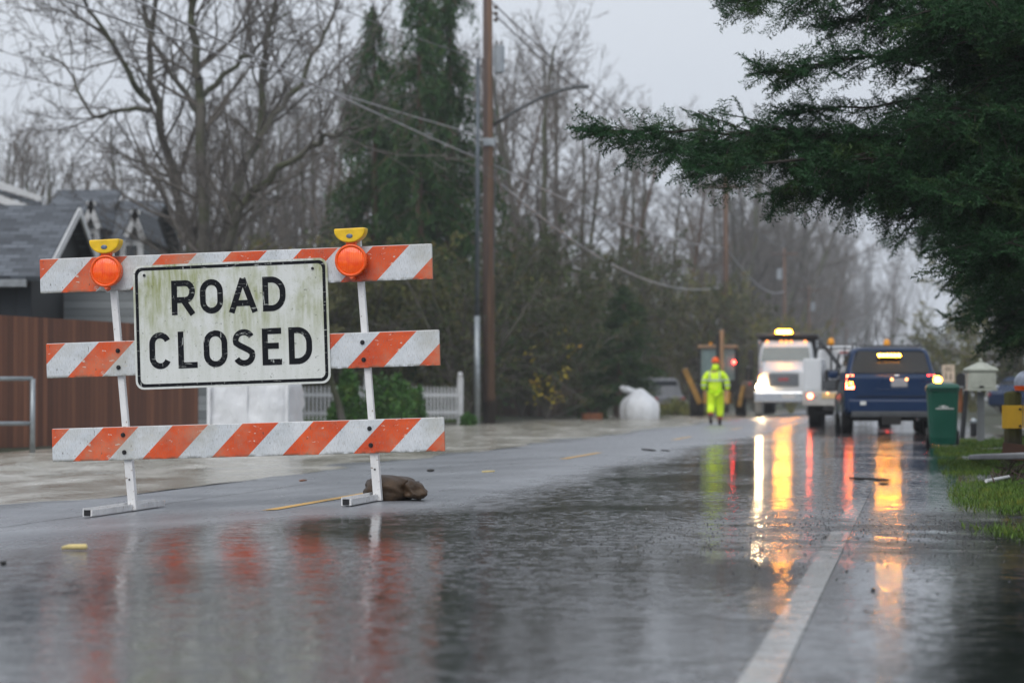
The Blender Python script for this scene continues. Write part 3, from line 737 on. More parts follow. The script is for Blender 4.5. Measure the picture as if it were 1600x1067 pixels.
# right hand far side trees
for px, D, H, pr, bh, lb in ((1478, 150, 5.5, bC, 4.6, "low olive bushy tree behind the SUV, nearest the pale sky gap"), (1520, 110, 4.8, bA, 4.6, "low olive bushy tree behind the white letterbox"), (1570, 95, 5.0, bC, 4.6, "low olive bushy tree behind the blue parked car"),
                             (1452, 300, 7, bC, 4.6, "tiny far bush where the road meets the pale sky"), (1500, 210, 9, pD, 14, "bare small tree above the square sign at the right"), (1610, 120, 9, bA, 4.6, "tall olive bush at the right picture edge under the conifer")):
    place(pr, px, D, H, bh, lb, None, wd=1.25)
# bare trees standing behind the pole
for px, D, H, seed, lb in ((832, 88, 17, 31, "tall leafless tree just right of the wooden utility pole"), (872, 92, 15, 32, "leafless tree leaning right above the street light arm"), (500, 80, 12, 33, "mossy leafless tree between the big tree and the cedars")):
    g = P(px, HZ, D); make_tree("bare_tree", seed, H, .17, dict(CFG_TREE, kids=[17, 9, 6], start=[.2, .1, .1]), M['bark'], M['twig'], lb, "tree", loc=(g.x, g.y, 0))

# ---- conifers: drooping sprays
def spray_template(rng, n_side=7, L=.30, nd=6, w_=.013, nl=.036):
    tris = []
    def needles(p, d, ln, cnt):
        for k in range(cnt):
            t = (k + .5) / cnt; b = p + d * ln * t; sd_ = unit(np.cross(d, rng.normal(0, 1, 3)))
            nd_ = unit(d * .7 + sd_ * .9); wv = unit(np.cross(nd_, rng.normal(0, 1, 3))) * w_ * .5
            tris.append([b - wv, b + wv, b + nd_ * nl * rng.uniform(.8, 1.2)])
    ax = np.array([1., 0, 0])
    needles(np.zeros(3), ax, L, nd * 2)
    tris.append([np.array([0, 0, .003]), np.array([0, 0, -.003]), ax * L])
    for i in range(n_side):
        for sgn in (-1, 1):
            t = (i + .5) / n_side; b = ax * L * t; d = unit(np.array([.75, sgn * 1.0, -.15 + rng.normal(0, .15)])); ln = L * .48 * (1 - .55 * t)
            tris.append([b + [0, 0, .002], b - [0, 0, .002], b + d * ln]); needles(b, d, ln, nd)
    return np.array(tris)
def place_sprays(tpls, pos, dirs, scl, rng):
    n = len(pos); pos = np.array(pos); d = np.array(dirs); d /= np.linalg.norm(d, axis=1)[:, None]; scl = np.array(scl)
    up = np.tile([0, 0, 1.], (n, 1)) + rng.normal(0, .35, (n, 3)); v = np.cross(up, d); v /= np.linalg.norm(v, axis=1)[:, None]; u = np.cross(d, v)
    Rm = np.stack([d, v, u], axis=2); out = []
    which = rng.integers(0, len(tpls), n)
    for k, tp in enumerate(tpls):
        ix = np.where(which == k)[0]
        V = np.einsum('nij,tvj->ntvi', Rm[ix] * scl[ix][:, None, None], tp) + pos[ix][:, None, None, :]; out.append(V.reshape(-1, 3))
    V = np.concatenate(out); return V, np.arange(len(V)).reshape(-1, 3)
rngS = np.random.default_rng(77)
TP = [spray_template(rngS) for _ in range(4)]
def conifer_limb(p0, p1, sagm, wmax, rng, pos, dirs, scl, wood, droop=.45, step=.085, thick=1.0, gap=.0):
    p0 = np.array(p0); p1 = np.array(p1); L = np.linalg.norm(p1 - p0); n = max(6, int(L / .25)); pts = []
    for i in range(n + 1):
        t = i / n; q = p0 + (p1 - p0) * t; q = q + np.array([0, 0, sagm * math.sin(math.pi * t)]) + (rng.normal(0, .02, 3) if 0 < i < n else 0); pts.append(q)
    for i in range(n): wood.append((pts[i], pts[i+1], .028 * L / 4 * (1 - i/n) + .006, .028 * L / 4 * (1 - (i+1)/n) + .006, 1))
    ax = unit(p1 - p0); k = L / step; holes = rng.random(int(L / .22) + 2) < gap
    for j in range(int(k)):
        t = (j + rng.random()) / k
        if t < .12 or (t < .9 and holes[int(t * L / .22)]): continue
        f = t * n; i = min(int(f), n - 1); b = pts[i] + (pts[i+1] - pts[i]) * (f - i)
        for sgn in (-1, 1):
            ln = (wmax * min(1, (1 - t) * 2.1 + .16)) * rng.uniform(.45, 1.15)
            sd_ = unit(np.cross(ax, [0, 0, 1.])) * sgn
            d = unit(ax * rng.uniform(.4, .9) + sd_ * rng.uniform(.5, 1) + np.array([0, 0, rng.normal(0, .28)])); q = b.copy(); m = max(2, int(ln / .13))
            for a in range(m):
                d = unit(d + np.array([0, 0, -droop * .22]) + rng.normal(0, .06, 3)); q2 = q + d * ln / m; wood.append((q, q2, .007, .005, 2)); q = q2
                sdd = unit(d + rng.normal(0, .45, 3) + np.array([0, 0, -droop * .5])); pos.append(q - d * .06); dirs.append(sdd); scl.append(rng.uniform(.65, 1.15) * thick)
                if rng.random() < .6: pos.append(q + rng.normal(0, .03, 3)); dirs.append(unit(d + rng.normal(0, .7, 3) + np.array([0, 0, .15]))); scl.append(rng.uniform(.5, .9) * thick)
        if t > .93: pos.append(b); dirs.append(ax + rng.normal(0, .3, 3)); scl.append(1.0 * thick)
def conifer(name, label, trunk_xy, D, H, limbs, seed, r=.28, mat='needle', step=.085):
    rng = np.random.default_rng(seed); pos, dirs, scl, wood = [], [], [], []
    for p0, p1, sg_, wm, th in limbs: conifer_limb(p0, p1, sg_, wm, rng, pos, dirs, scl, wood, step=step, thick=th, gap=.30 if step < .1 else .1)
    x, y = trunk_xy; root = empty(name, (x, y, 0), 0, label, "tree"); off = np.array([x, y, 0.])
    n = 10; tr = [(np.array([0, 0, H*i/n]), np.array([0, 0, H*(i+1)/n]), r*(1-i/n*.9), r*(1-(i+1)/n*.9), 0) for i in range(n)]
    V, T = segs_mesh(tr, 10); link("trunk", tri_mesh("trunk", V, T, M['bark_red'], True), root)
    V, T = segs_mesh(wood, 4); link("branches", tri_mesh("branches", V - off, T, M['branch_dark']), root)
    V, T = place_sprays(TP, pos, dirs, scl, rng); link("crown", tri_mesh("crown", V - off, T, M[mat]), root)
    return root
def tp(px, py, D): v = P(px, py, D); return (v.x, v.y, v.z)
T1 = P(1715, 621, 23); rr_ = np.random.default_rng(5)
def from_trunk(T_, z, tip): return ((T_.x, T_.y, z), tip)
L1 = []
def addl(py0, tip, sag=.1, w_=.9, th=1.0): L1.append(((T1.x, T1.y, P(1715, py0, 23).z), tp(*tip), sag, w_, th))
addl(-40, (1135, 5, 21.5), .10, .75); addl(-120, (1230, -60, 22), .1, .9); addl(20, (1290, 40, 22.5), .1, .6)
addl(120, (1192, 112, 21.5), .18, .42); addl(170, (1235, 182, 22), .12, .45)
addl(250, (930, 208, 21.5), .10, .62); addl(270, (1035, 232, 22.2), .08, .75); addl(250, (1080, 262, 21.0), .05, .6)
addl(230, (1150, 225, 22.8), .05, .8); addl(300, (1205, 300, 22.0), .12, .6); addl(290, (1290, 250, 21.5), .1, .9)
addl(320, (1300, 268, 22.5), .1, .8); addl(310, (1395, 290, 21.8), .1, .8); addl(60, (1400, 90, 21.5), .1, .6)
addl(200, (1380, 185, 23), .1, .55); addl(-60, (1350, -20, 22.2), .1, 1.0); addl(0, (1440, 20, 21), .1, 1.0); addl(200, (1440, 190, 21), .1, 1.0); addl(340, (1480, 300, 21), .1, .9)
addl(280, (1450, 240, 22), .1, 1.0); addl(380, (1500, 390, 21.5), .1, .8)
for i in range(26):
    a = rr_.uniform(-.2, 3.4) if i % 2 else rr_.uniform(3.3, 5.9)
    if 2.7 < a < 3.7: a += 1.2
    z = rr_.uniform(2.0, 8.5); ln = rr_.uniform(1.6, 2.8) * (1 - max(0, z - 5) / 9)
    L1.append(((T1.x, T1.y, z), (T1.x + math.cos(a) * ln, T1.y + math.sin(a) * ln, z - rr_.uniform(.1, .7)), .15, .95, 1.0))
conifer("fir_tree", "big dark fir with long branches reaching left over the road at top right", (T1.x, T1.y), 23, 10.5, L1, 91)
T2 = P(1655, 621, 30)
L2 = []
def Rz(z): return float(np.interp(z, [1.15, 1.4, 1.8, 2.3, 3.0, 3.8, 5, 7, 9.5], [.6, 1.05, 1.5, 1.8, 2.15, 2.1, 1.9, 1.3, .3]))
for i in range(120):
    z = 1.35 + 7.5 * (i / 120) ** 1.15; a = i * 2.399; rad = Rz(z - .15) * rr_.uniform(.82, 1.03)
    L2.append(((T2.x, T2.y, z + .25), (T2.x + math.cos(a) * rad, T2.y + math.sin(a) * rad, z - rr_.uniform(.0, .25)), .12, .55, 1.15))
conifer("dense_conifer", "dense rounded dark conifer overhanging the verge above the letterbox", (T2.x, T2.y), 30, 9.6, L2, 92, step=.15)

# tall cedars in the middle distance
def cedar_proto(seed, H, rad, mat, name="cedar_tree"):
    rng = np.random.default_rng(seed); wood, pts = [], []
    n = 14; tr = [(np.array([0, 0, H*i/n]), np.array([0, 0, H*(i+1)/n]), .22*(1-i/n*.95), .22*(1-(i+1)/n*.95), 0) for i in range(n)]
    for i in range(210):
        f = i / 210; z = 1.2 + (H - 1.4) * f; R0 = rad * (1 - f) ** .6 * rng.uniform(.4, 1.25) + .15; a = rng.uniform(0, 6.28)
        if rng.random() < .13: continue
        p = np.array([0, 0, z]); d = unit(np.array([math.cos(a), math.sin(a), .15])); m = 6; sl = R0 / m
        for k in range(m):
            d = unit(d + np.array([0, 0, -.16])); q = p + d * sl; wood.append((p, q, .02, .015, 1))
            dens = int(30 * sl / .3) + 4
            if k > 0:
                c_ = p + (q - p) * rng.random((dens, 1)) + rng.normal(0, .05 + .06 * k / m, (dens, 3)); c_[:, 2] -= np.abs(rng.normal(0, .28, dens)) * (.5 + k / m)
                pts.append(c_)
            p = q
    pts = np.concatenate(pts); root = empty(name, (0, 0, 0), 0, "x", "tree")
    V, T = segs_mesh(tr, 8); link("trunk", tri_mesh("trunk", V, T, M['bark_red'], True), root)
    V, T = segs_mesh(wood, 3); link("branches", tri_mesh("branches", V, T, M['bark_red']), root)
    V, T = leaf_tris(pts, .20, rng, 1.3, .30); link("crown", tri_mesh("crown", V, T, M[mat]), root); return root
c1 = cedar_proto(41, 15, 2.7, 'needle_far'); c2 = cedar_proto(42, 15, 2.4, 'needle_far')
for pr, px, D, H, wd, lb in ((c1, 585, 78, 13.6, 1.0, "tall thin cedar with dark brown lower foliage, left of the two green cedars"), (c2, 655, 76, 15.5, .85, "tall green cedar in the middle of the three behind the barricade"),
                             (None, 703, 78, 16.0, .95, "tall green cedar nearest the wooden utility pole"), (None, 826, 100, 8.5, .7, "narrow ivy green conifer right of the utility pole"), (None, 620, 84, 10.5, 1.1, "shorter cedar filling the gap between the tall cedars")):
    g = P(px, HZ, D)
    if pr is None: pr = copy_tree(c2 if px != 620 else c1)
    pr.location = (g.x, g.y, 0); pr.rotation_euler = (0, 0, px); pr.scale = (H/15*wd, H/15*wd, H/15); pr['label'] = lb
# leaning cypress bush
g = P(986, HZ, 88); cy = copy_tree(c1, (g.x - .5, g.y, 0), 1, (.75, .75, .33), "dark green leaning conical bush behind the white bulk bag"); cy.name = "conical_bush"; cy.rotation_euler = (0, R(7), 1)
cy['category'] = 'shrub'
# laurel style shrubs
def shrub(name, px, D, sx, sz, mat, seed, label, size=.11, n=9000, loc=None):
    rng = np.random.default_rng(seed); g = P(px, HZ, D); z = gz(ST(g)[0])
    root = empty(name, (g.x, g.y, z), 0, label, "shrub"); out = []
    cl_ = rng.normal(0, 1, (26, 3)); cl_ /= np.linalg.norm(cl_, axis=1)[:, None]; cl_[:, 2] = np.abs(cl_[:, 2]); cl_ *= rng.uniform(.45, .85, (26, 1))
    pts = []
    for c_ in cl_:
        k = n // 26; d = rng.normal(0, 1, (k, 3)); d /= np.linalg.norm(d, axis=1)[:, None]; pts.append(c_ + d * rng.uniform(.18, .34) * rng.random((k, 1)) ** .35)
        out.append((np.array([0, 0, 0.]), c_ * [sx, sx, sz], .03, .012, 1))
    pts = np.concatenate(pts) * [sx, sx, sz]; pts[:, 2] = np.abs(pts[:, 2]) + .03
    V, T = leaf_tris(pts, size, rng, .3, .55); link("foliage", tri_mesh("foliage", V, T, M[mat]), root)
    V, T = segs_mesh(out, 5); link("stems", tri_mesh("stems", V, T, M['bark']), root); return root
shrub("laurel_shrub", 608, 61.0, .92, 1.5, 'laurel', 51, "round glossy green shrub behind the small bare trunk, beside the picket fence", .12)
shrub("laurel_shrub", 540, 60.2, .52, 1.35, 'laurel', 52, "darker green shrub left of the small bare trunk behind the picket fence", .12)
shrub("laurel_shrub", 648, 62.0, .36, 1.1, 'laurel', 56, "small bright green shrub at the right end of the shrub row", .12, 5000)
shrub("hedge_shrub", 925, 90, .8, 1.0, 'laurel', 53, "low dark green bush behind the orange planter crate", .13, 5000)
shrub("small_shrub", 732, 66, .25, .45, 'laurel', 54, "small green plant at the foot of the grey metal pole", .1, 1500)
shrub("hedge_shrub", 1060, 104, 1.5, .8, 'olive_leaf', 55, "low olive bush beside the digger's left wheel", .14, 4000)
# small tree in front of the shrub
g = GS(537, 660); g = P(537, HZ, 58); make_tree("small_tree", 61, 3.0, .10, dict(CFG_BUSH, start=[.55, .2, .1]), M['bark'], M['twig_olive'], "small bare tree with a thick short trunk in front of the glossy shrub", "tree", loc=(g.x, g.y, gz(ST(g)[0])), lean=.18)
# bush with yellow autumn leaves
for px, D, H, seed, lb in ((855, 82, 5.2, 71, "dark bush with scattered yellow leaves beside the brown fence"), (815, 86, 6.8, 72, "dark leafy bush just right of the wooden pole"), (905, 92, 5.2, 73, "dark twiggy bush left of the leaning cypress")):
    g = P(px, HZ, D); t_ = make_tree("tangled_bush", seed, H, .06, CFG_BUSH, M['bark'], M['twig'], lb, "shrub", loc=(g.x, g.y, 0), stems=9, leaves=(M['dull_leaf'], 3, .12, .3))
    if px == 855:
        rng = np.random.default_rng(3); cs = [(-.35, .65), (-.25, 1.1), (.15, .9), (.55, 1.5), (.3, .6), (.6, 2.9), (.75, 2.3), (-.45, 1.3), (.1, 1.3), (-.6, 2.2)]
        pts = np.concatenate([np.array([x, -1.2, z]) + rng.normal(0, .13, (14, 3)) for x, z in cs]); V, T = leaf_tris(pts, .13, rng, .3, .7)
        link("yellow_leaves", tri_mesh("yellow_leaves", V, T, M['yellow_leaf']), t_)

# ---- verge grass, scattered stones
M['grass'] = leaf_mat("wet_grass", (.028, .065, .012), (.075, .13, .022), .5)
M['grass_dry'] = leaf_mat("dull_grass", (.05, .07, .02), (.10, .10, .035), .6)
def grass(name, label, region, n, hmin, hmax, seed, mat, keep):
    rng = np.random.default_rng(seed); (s0, s1), (t0, t1) = region; P0 = []
    s_ = rng.uniform(s0, s1, n); t_ = t0 + (t1 - t0) * rng.random(n) ** 1.3
    ok = np.array([keep(a, b, rng) for a, b in zip(s_, t_)]); s_, t_ = s_[ok], t_[ok]; n = len(s_)
    base = np.array([W(a, b, gz(a) - .01) for a, b in zip(s_, t_)]); a = rng.uniform(0, 6.28, n); h = rng.uniform(hmin, hmax, n)
    wv = np.stack([np.cos(a), np.sin(a), 0*a], 1) * .0035 * (1 + t_[:, None] / 40); l_ = rng.normal(0, .5, (n, 3)) * h[:, None]; l_[:, 2] = h
    V = np.stack([base - wv, base + wv, base + l_], 1).reshape(-1, 3)
    o = link(name, tri_mesh(name, V, np.arange(len(V)).reshape(-1, 3), mat)); tag(o, label, "grass", kind='stuff'); return o
def patchy(s, t, rng): return (math.sin(s * 2.3 + t * .9) + math.sin(s * 1.1 - t * 1.7) + rng.normal(0, .6)) > -.45 - max(0, s - 6) * .25
grass("verge_grass", "ragged wet green grass on the right verge by the yellow board", ((4.05, 7.5), (12.5, 42)), 190000, .012, .06, 1, M['grass'],
      lambda s, t, r: s > 4.12 + .12 * math.sin(t * 1.3) + max(0, 14.5 - t) * .25 + r.normal(0, .10) and patchy(s, t, r))
grass("far_grass", "green grass strip round the foot of the wooden utility pole", ((-13.5, -9.4), (52, 80)), 22000, .04, .13, 2, M['grass'], patchy)
grass("yard_grass", "green grass at the foot of the brown board fence", ((-14, -10.0), (30, 50)), 26000, .03, .12, 3, M['grass'], lambda s, t, r: s < -9.9)
rng = np.random.default_rng(8)
n = 2300; s_ = 3.5 + rng.normal(0, .85, n); t_ = 13.4 + rng.normal(0, 1.6, n) + (s_ - 3.5) * .6; keep = (s_ > 1.2) & (s_ < 5.8) & (t_ > 8); s_, t_ = s_[keep], t_[keep]
m = MB(); 
for a, b in zip(s_, t_):
    r_ = rng.uniform(.002, .007); p = Vector((a, b, gz(a) + r_ * .3)); q = rng.uniform(.7, 1.3, 3) * r_; th = rng.uniform(0, 6)
    vs = [p + Vector((math.cos(th+k*2.09)*q[0], math.sin(th+k*2.09)*q[1], -r_*.2)) for k in range(3)] + [p + Vector((0, 0, q[2]*.8))]
    m.add(vs, [(0, 1, 3), (1, 2, 3), (2, 0, 3)])
M['grit'] = pm("dark_wet_grit", (.022, .020, .018), .3, 0, .5, 20)
o = m.build("road_grit", M['grit'], loc=C0, rot=road_rot); tag(o, "dark wet grit and gravel washed across the white edge line", "gravel", kind='stuff')
# ================================================================== BUILDINGS, FENCES, POLES
def shingle_mat():
    g = NG("grey_asphalt_shingles"); br = g.n("ShaderNodeTexBrick"); br.inputs['Scale'].default_value = 1; br.inputs['Brick Width'].default_value = .32
    br.inputs['Row Height'].default_value = .145; br.inputs['Mortar Size'].default_value = .010; br.inputs['Color1'].default_value = (.032, .038, .047, 1); br.inputs['Color2'].default_value = (.12, .137, .16, 1)
    br.inputs['Mortar'].default_value = (.03, .034, .04, 1); sp = g.n("ShaderNodeSeparateXYZ"); g.l(g.obj(), sp.inputs[0]); cb = g.n("ShaderNodeCombineXYZ")
    g.l(g.math('ADD', sp.outputs[0], 0), cb.inputs[0]); g.l(g.math('MULTIPLY', sp.outputs[2], 1.9), cb.inputs[1]); g.l(cb.outputs[0], br.inputs['Vector'])
    g.set(col=br.outputs['Color'], rough=.6); return g.m
M['shingle'] = shingle_mat()
def boards_mat(name, c0, c1, w_=.14, axis=0, rough=.7):
    g = NG(name); sp = g.n("ShaderNodeSeparateXYZ"); g.l(g.obj(), sp.inputs[0]); u = g.math('DIVIDE', sp.outputs[axis], w_)
    wn = g.n("ShaderNodeTexWhiteNoise", noise_dimensions='1D'); g.l(g.math('FLOOR', u), wn.inputs['W'])
    gap = g.math('LESS_THAN', g.math('FRACT', u), .07)
    grain = g.noise(6, 5, g.obj((6, 6, .25) if axis < 2 else (.3, .3, 6)), .6)
    c = g.mix(wn.outputs[0], tuple(x * .75 for x in c0), tuple(x * 1.15 for x in c1)); c = g.mix(g.ramp(grain, [(.3, 0), (.7, .5)]), c, tuple(x * .55 for x in c0)); c = g.mix(gap, c, tuple(x * .25 for x in c0))
    g.set(col=c, rough=rough, normal=g.bump(g.math('SUBTRACT', 1, gap), .6, .01)); return g.m
M['fence_brown'] = boards_mat("brown_stained_boards", (.125, .042, .020), (.21, .080, .038))
M['fence_old'] = boards_mat("weathered_brown_boards", (.075, .048, .036), (.14, .10, .075), .16)
M['siding_blue'] = boards_mat("dark_blue_siding", (.018, .026, .036), (.026, .036, .048), .30)
M['siding_grey'] = boards_mat("pale_grey_siding", (.20, .22, .23), (.26, .28, .29), .16, 2)
M['trim'] = pm("white_trim_paint", (.62, .63, .64), .45, 0, .1, 4)
M['window'] = pm("dark_window_glass", (.02, .025, .03), .06, 0, .3, 2)
M['brick_dark'] = pm("dark_brown_wall", (.045, .036, .032), .7, 0, .3, 8)

# dark blue garage: ridge runs left from its right-hand gable end
house = empty("house", P(48, HZ, 46), 0, "dark blue house with grey shingle roof and white gable trim behind the brown fence", "house"); house.location.z = .1
hx = 0.0; Lh = 16.0; yd0, yd1 = 0.0, 6.8; ez, rz_ = 2.95, 4.42
MB().prism([(yd0, -.2), (yd0, ez), ((yd0+yd1)/2, rz_ - .06), (yd1, ez), (yd1, -.2)], 'x', -Lh, 0).build("wall", M['siding_blue'], house)
def slab(y0, z0, y1, z1, x0, x1, th, name, mat, parent):
    n = Vector((0, -(z1 - z0), y1 - y0)).normalized() * th
    m = MB(); vs = [(x0, y0, z0), (x1, y0, z0), (x1, y1, z1), (x0, y1, z1)]; m.add([Vector(v) for v in vs] + [Vector(v) + n * (1 if n.z > 0 else -1) for v in vs], [(0,3,2,1),(4,5,6,7),(0,1,5,4),(1,2,6,5),(2,3,7,6),(3,0,4,7)])
    return m.build(name, mat, parent)
ym = (yd0 + yd1) / 2; sl_ = (rz_ - ez) / (ym - yd0)
slab(yd0 - .4, ez - .4*sl_ + .02, ym, rz_ + .02, -Lh, .28, .10, "roof", M['shingle'], house)
slab(yd1 + .4, ez - .4*sl_ + .02, ym, rz_ + .02, -Lh, .28, .10, "roof", M['shingle'], house)
slab(yd0 - .42, ez - .42*sl_ - .11, ym, rz_ - .10, .285, .33, .17, "bargeboard", M['trim'], house)
slab(yd1 + .42, ez - .42*sl_ - .11, ym, rz_ - .10, .285, .33, .17, "bargeboard", M['trim'], house)
MB().box((-Lh/2, yd0 - .46, ez - .4*sl_ - .02), (Lh, .10, .14)).build("gutter", pm("grey_gutter", (.25, .27, .29), .4), house)
MB().box((1.6, 3.2, 1.3), (3.1, .2, 2.9)).build("side_wall", M['siding_grey'], house)

# taller house behind with two dormers
h2 = empty("house", P(60, HZ, 66), 0, "grey house with two small white trimmed dormer gables behind the dark blue house", "house"); h2.location.z = .1
def hz_(py, D): return CAMZ + (HZ - py) / F * D - .1
ox = h2.location.x
def hx_(px, D=66): return (px - 800) / F * D - ox
MB().box(((hx_(-120) + hx_(228)) / 2, 4.5, 1.9), (hx_(228) - hx_(-120), 8.0, 4.0)).build("wall", M['siding_grey'], h2)
MB().box(((hx_(160) + hx_(196)) / 2, .3, 3.2), (hx_(196) - hx_(160), .5, 2.2)).build("brick_bay", M['brick_dark'], h2)
zr, ze = hz_(300, 70), hz_(392, 66)
slab(-.1, ze, 4.5, zr, hx_(40), hx_(148), .12, "roof", M['shingle'], h2); slab(-.1, ze, 4.5, hz_(317, 70), hx_(148), hx_(222), .12, "roof", M['shingle'], h2)
slab(9.0, ze, 4.5, hz_(317, 70), hx_(40), hx_(222), .12, "roof", M['shingle'], h2)
def dormer(pa, pl_, pr_, D, pw):
    xa, za = hx_(pa[0], D), hz_(pa[1], D); xl, zl = hx_(pl_[0], D), hz_(pl_[1], D); xr, zr2 = hx_(pr_[0], D), hz_(pr_[1], D); y0 = D - 66
    d = MB().prism([(xl + .15, zl), (xa, za - .12), (xr - .15, zl), (xr - .15, zl - 1.7), (xl + .15, zl - 1.7)], 'y', y0 + .15, y0 + 3.5).build("dormer", M['siding_grey'], h2)
    for a, b in (((xl, zl), (xa, za)), ((xa, za), (xr, zr2))):
        dx, dz = b[0] - a[0], b[1] - a[1]; L = math.hypot(dx, dz); nx, nz = -dz / L * .16, dx / L * .16
        MB().prism([a, b, (b[0] - nx, b[1] - nz), (a[0] - nx, a[1] - nz)], 'y', y0 - .18, y0 - .10).build("dormer_trim", M['trim'], d)
        MB().prism([(a[0] + nx*.2, a[1] + nz*.2), (b[0] + nx*.2, b[1] + nz*.2), (b[0] + nx*.02, b[1] + nz*.02), (a[0] + nx*.02, a[1] + nz*.02)], 'y', y0 - .2, y0 + 3.6).build("dormer_roof", M['shingle'], d)
    xa2 = (xl + xr) / 2
    MB().prism([(xa - (xr - xl) * .22, zl + .02), (xa, za - .42), (xa + (xr - xl) * .22, zl + .02)], 'y', y0 + .09, y0 + .14).build("gable_vent", M['brick_dark'], d)
    MB().box((xa2 - .12, y0 + .10, zl - .75), (.62, .06, 1.25)).build("window_frame", M['trim'], d); MB().box((xa2 - .12, y0 + .06, zl - .75), (.30, .05, .98)).build("window", M['window'], d)
dormer((143, 313), (127, 350), (159, 356), 65.6, 0); dormer((212, 327), (193, 368), (229, 374), 65.2, 0)
for (x0, y0), (x1, y1), D in (((-60, 262), (63, 306), 62.5), ((-60, 284), (60, 327), 61.5)):
    a = (hx_(x0, D), hz_(y0, D)); b = (hx_(x1, D), hz_(y1, D)); MB().prism([a, b, (b[0], b[1] - .13), (a[0], a[1] - .26)], 'y', D - 66, D - 65.75).build("bargeboard", M['trim'], h2)
MB().prism([(hx_(-60, 62), hz_(262, 62) - .27), (hx_(62, 62), hz_(308, 62) - .12), (hx_(60, 62), hz_(324, 62)), (hx_(-60, 62), hz_(283, 62))], 'y', -3.9, -3.7).build("roof_edge", M['shingle'], h2)
MB().prism([(hx_(-60, 62), hz_(290, 62)), (hx_(56, 62), hz_(332, 62)), (hx_(56, 62), 2.8), (hx_(-60, 62), 2.8)], 'y', -3.6, .4).build("gable_wall", M['brick_dark'], h2)

# fences
def pgl(px, D): p = P(px, HZ, D); p.z = gz(ST(p)[0]); return p
fa, fb = pgl(-90, 33.2), pgl(309, 40.5); fa.z = fb.z = 0; fl = (fb - fa).length
fr = empty("board_fence", fa, math.atan2((fb - fa).y, (fb - fa).x), "tall reddish brown board fence at the left in front of the dark blue house", "fence")
MB().box((fl/2, 0, .93), (fl, .022, 1.90)).build("board_panel", M['fence_brown'], fr)
for z in (.35, 1.6): MB().box((fl/2, .045, z), (fl, .05, .09)).build("fence_rail", M['fence_brown'], fr)
for i in range(5): MB().box((fl*i/4 * .995 + .02, .09, .9), (.09, .09, 1.9)).build("fence_post", M['fence_brown'], fr)
fa, fb = pgl(655, 84), pgl(905, 90); fa.z = fb.z = 0; fl = (fb - fa).length
fr = empty("board_fence", fa, math.atan2((fb - fa).y, (fb - fa).x), "weathered brown board fence behind the utility pole and tangled bushes", "fence")
MB().box((fl/2, 0, .95), (fl, .025, 1.85)).build("board_panel", M['fence_old'], fr); MB().box((fl/2, -.02, 1.90), (fl, .10, .05)).build("fence_cap", M['fence_old'], fr)
for i in range(4): MB().box((fl*i/3, -.06, .98), (.12, .10, 1.98)).build("fence_post", M['bark_red'], fr, bevel=.01)
# picket fence
fa, fb = pgl(415, 60.5), pgl(720, 66.5); fa.z = fb.z = .05; fl = (fb - fa).length
fr = empty("picket_fence", fa, math.atan2((fb - fa).y, (fb - fa).x), "low white picket fence with a taller end post in front of the green shrubs", "fence")
k = int(fl / .15)
for i in range(k):
    x = fl * (i + .5) / k; MB().prism([(x-.025, .06), (x+.025, .06), (x+.025, .84), (x+.015, .865), (x+.024, .89), (x, .95), (x-.024, .89), (x-.015, .865), (x-.025, .84)], 'y', -.01, .01).build("picket", M['trim'], fr)
for z in (.25, .72): MB().box((fl/2, .035, z), (fl, .04, .09)).build("fence_rail", M['trim'], fr)
for x in (fl, fl * .5, 0):
    h = 1.22; MB().prism([(x-.06, -.1), (x+.06, -.1), (x+.06, h), (x-.06, h)], 'y', -.04, .08).ball((x, .02, h + .06), .075, 10, 6).build("fence_post", M['trim'], fr, bevel=.004)
# galvanised pipe gate rail at far left
M['galv'] = pm("galvanised_steel", (.30, .33, .35), .4, .6, .2, 8)
gp = pgl(51, 33.0); gr_ = empty("pipe_railing", gp, 0, "grey galvanised pipe railing in front of the brown fence at the left edge", "railing")
MB().tube([(0, 0, -.05), (0, 0, 1.08)], .036, 12).build("post", M['galv'], gr_, smooth=True)
for z in (1.08, .47): MB().tube([(0, 0, z), (-1.35, -.35, z)], .030, 12).build("rail", M['galv'], gr_, smooth=True)
MB().tube([(-1.35, -.35, -.05), (-1.35, -.35, 1.08)], .036, 12).build("post", M['galv'], gr_, smooth=True)

# utility poles
def pole_mat():
    g = NG("creosoted_pole_wood"); f = g.noise(4, 6, g.obj((3, 3, .12)), .6); f2 = g.noise(20, 4, g.obj((3, 3, .1)), .6); sp = g.n("ShaderNodeSeparateXYZ"); g.l(g.obj(), sp.inputs[0])
    c = g.ramp(f, [(.3, (.075, .045, .03)), (.7, (.22, .125, .075))]); c = g.mix(g.ramp(f2, [(.45, 0), (.65, .5)]), c, (.045, .03, .025))
    left = g.math('LESS_THAN', g.math('ADD', sp.outputs[0], g.math('MULTIPLY', g.math('SUBTRACT', f, .5), .12)), -.035)  # left side painted darker: the pole's shaded side, put into the wood colour
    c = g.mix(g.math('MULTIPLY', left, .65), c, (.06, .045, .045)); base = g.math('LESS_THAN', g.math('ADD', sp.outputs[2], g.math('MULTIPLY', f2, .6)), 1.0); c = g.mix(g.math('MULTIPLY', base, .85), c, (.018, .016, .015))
    g.set(col=c, rough=.8, normal=g.bump(f2, .6, .01)); return g.m
M['pole'] = pole_mat(); M['metal_grey'] = pm("grey_equipment_paint", (.30, .33, .36), .4, .2, .15, 5); M['porcelain'] = pm("porcelain_insulator", (.10, .08, .07), .2, 0, .2, 10)
M['grey_arm'] = pm("dull_dark_galvanised", (.10, .105, .11), .5, .2, .2, 4); M['wire'] = pm("weathered_cable", (.10, .10, .11), .5, 0, .2, 4); M['wire_pale'] = pm("pale_sheathed_cable", (.30, .30, .32), .4, 0, .2, 4)
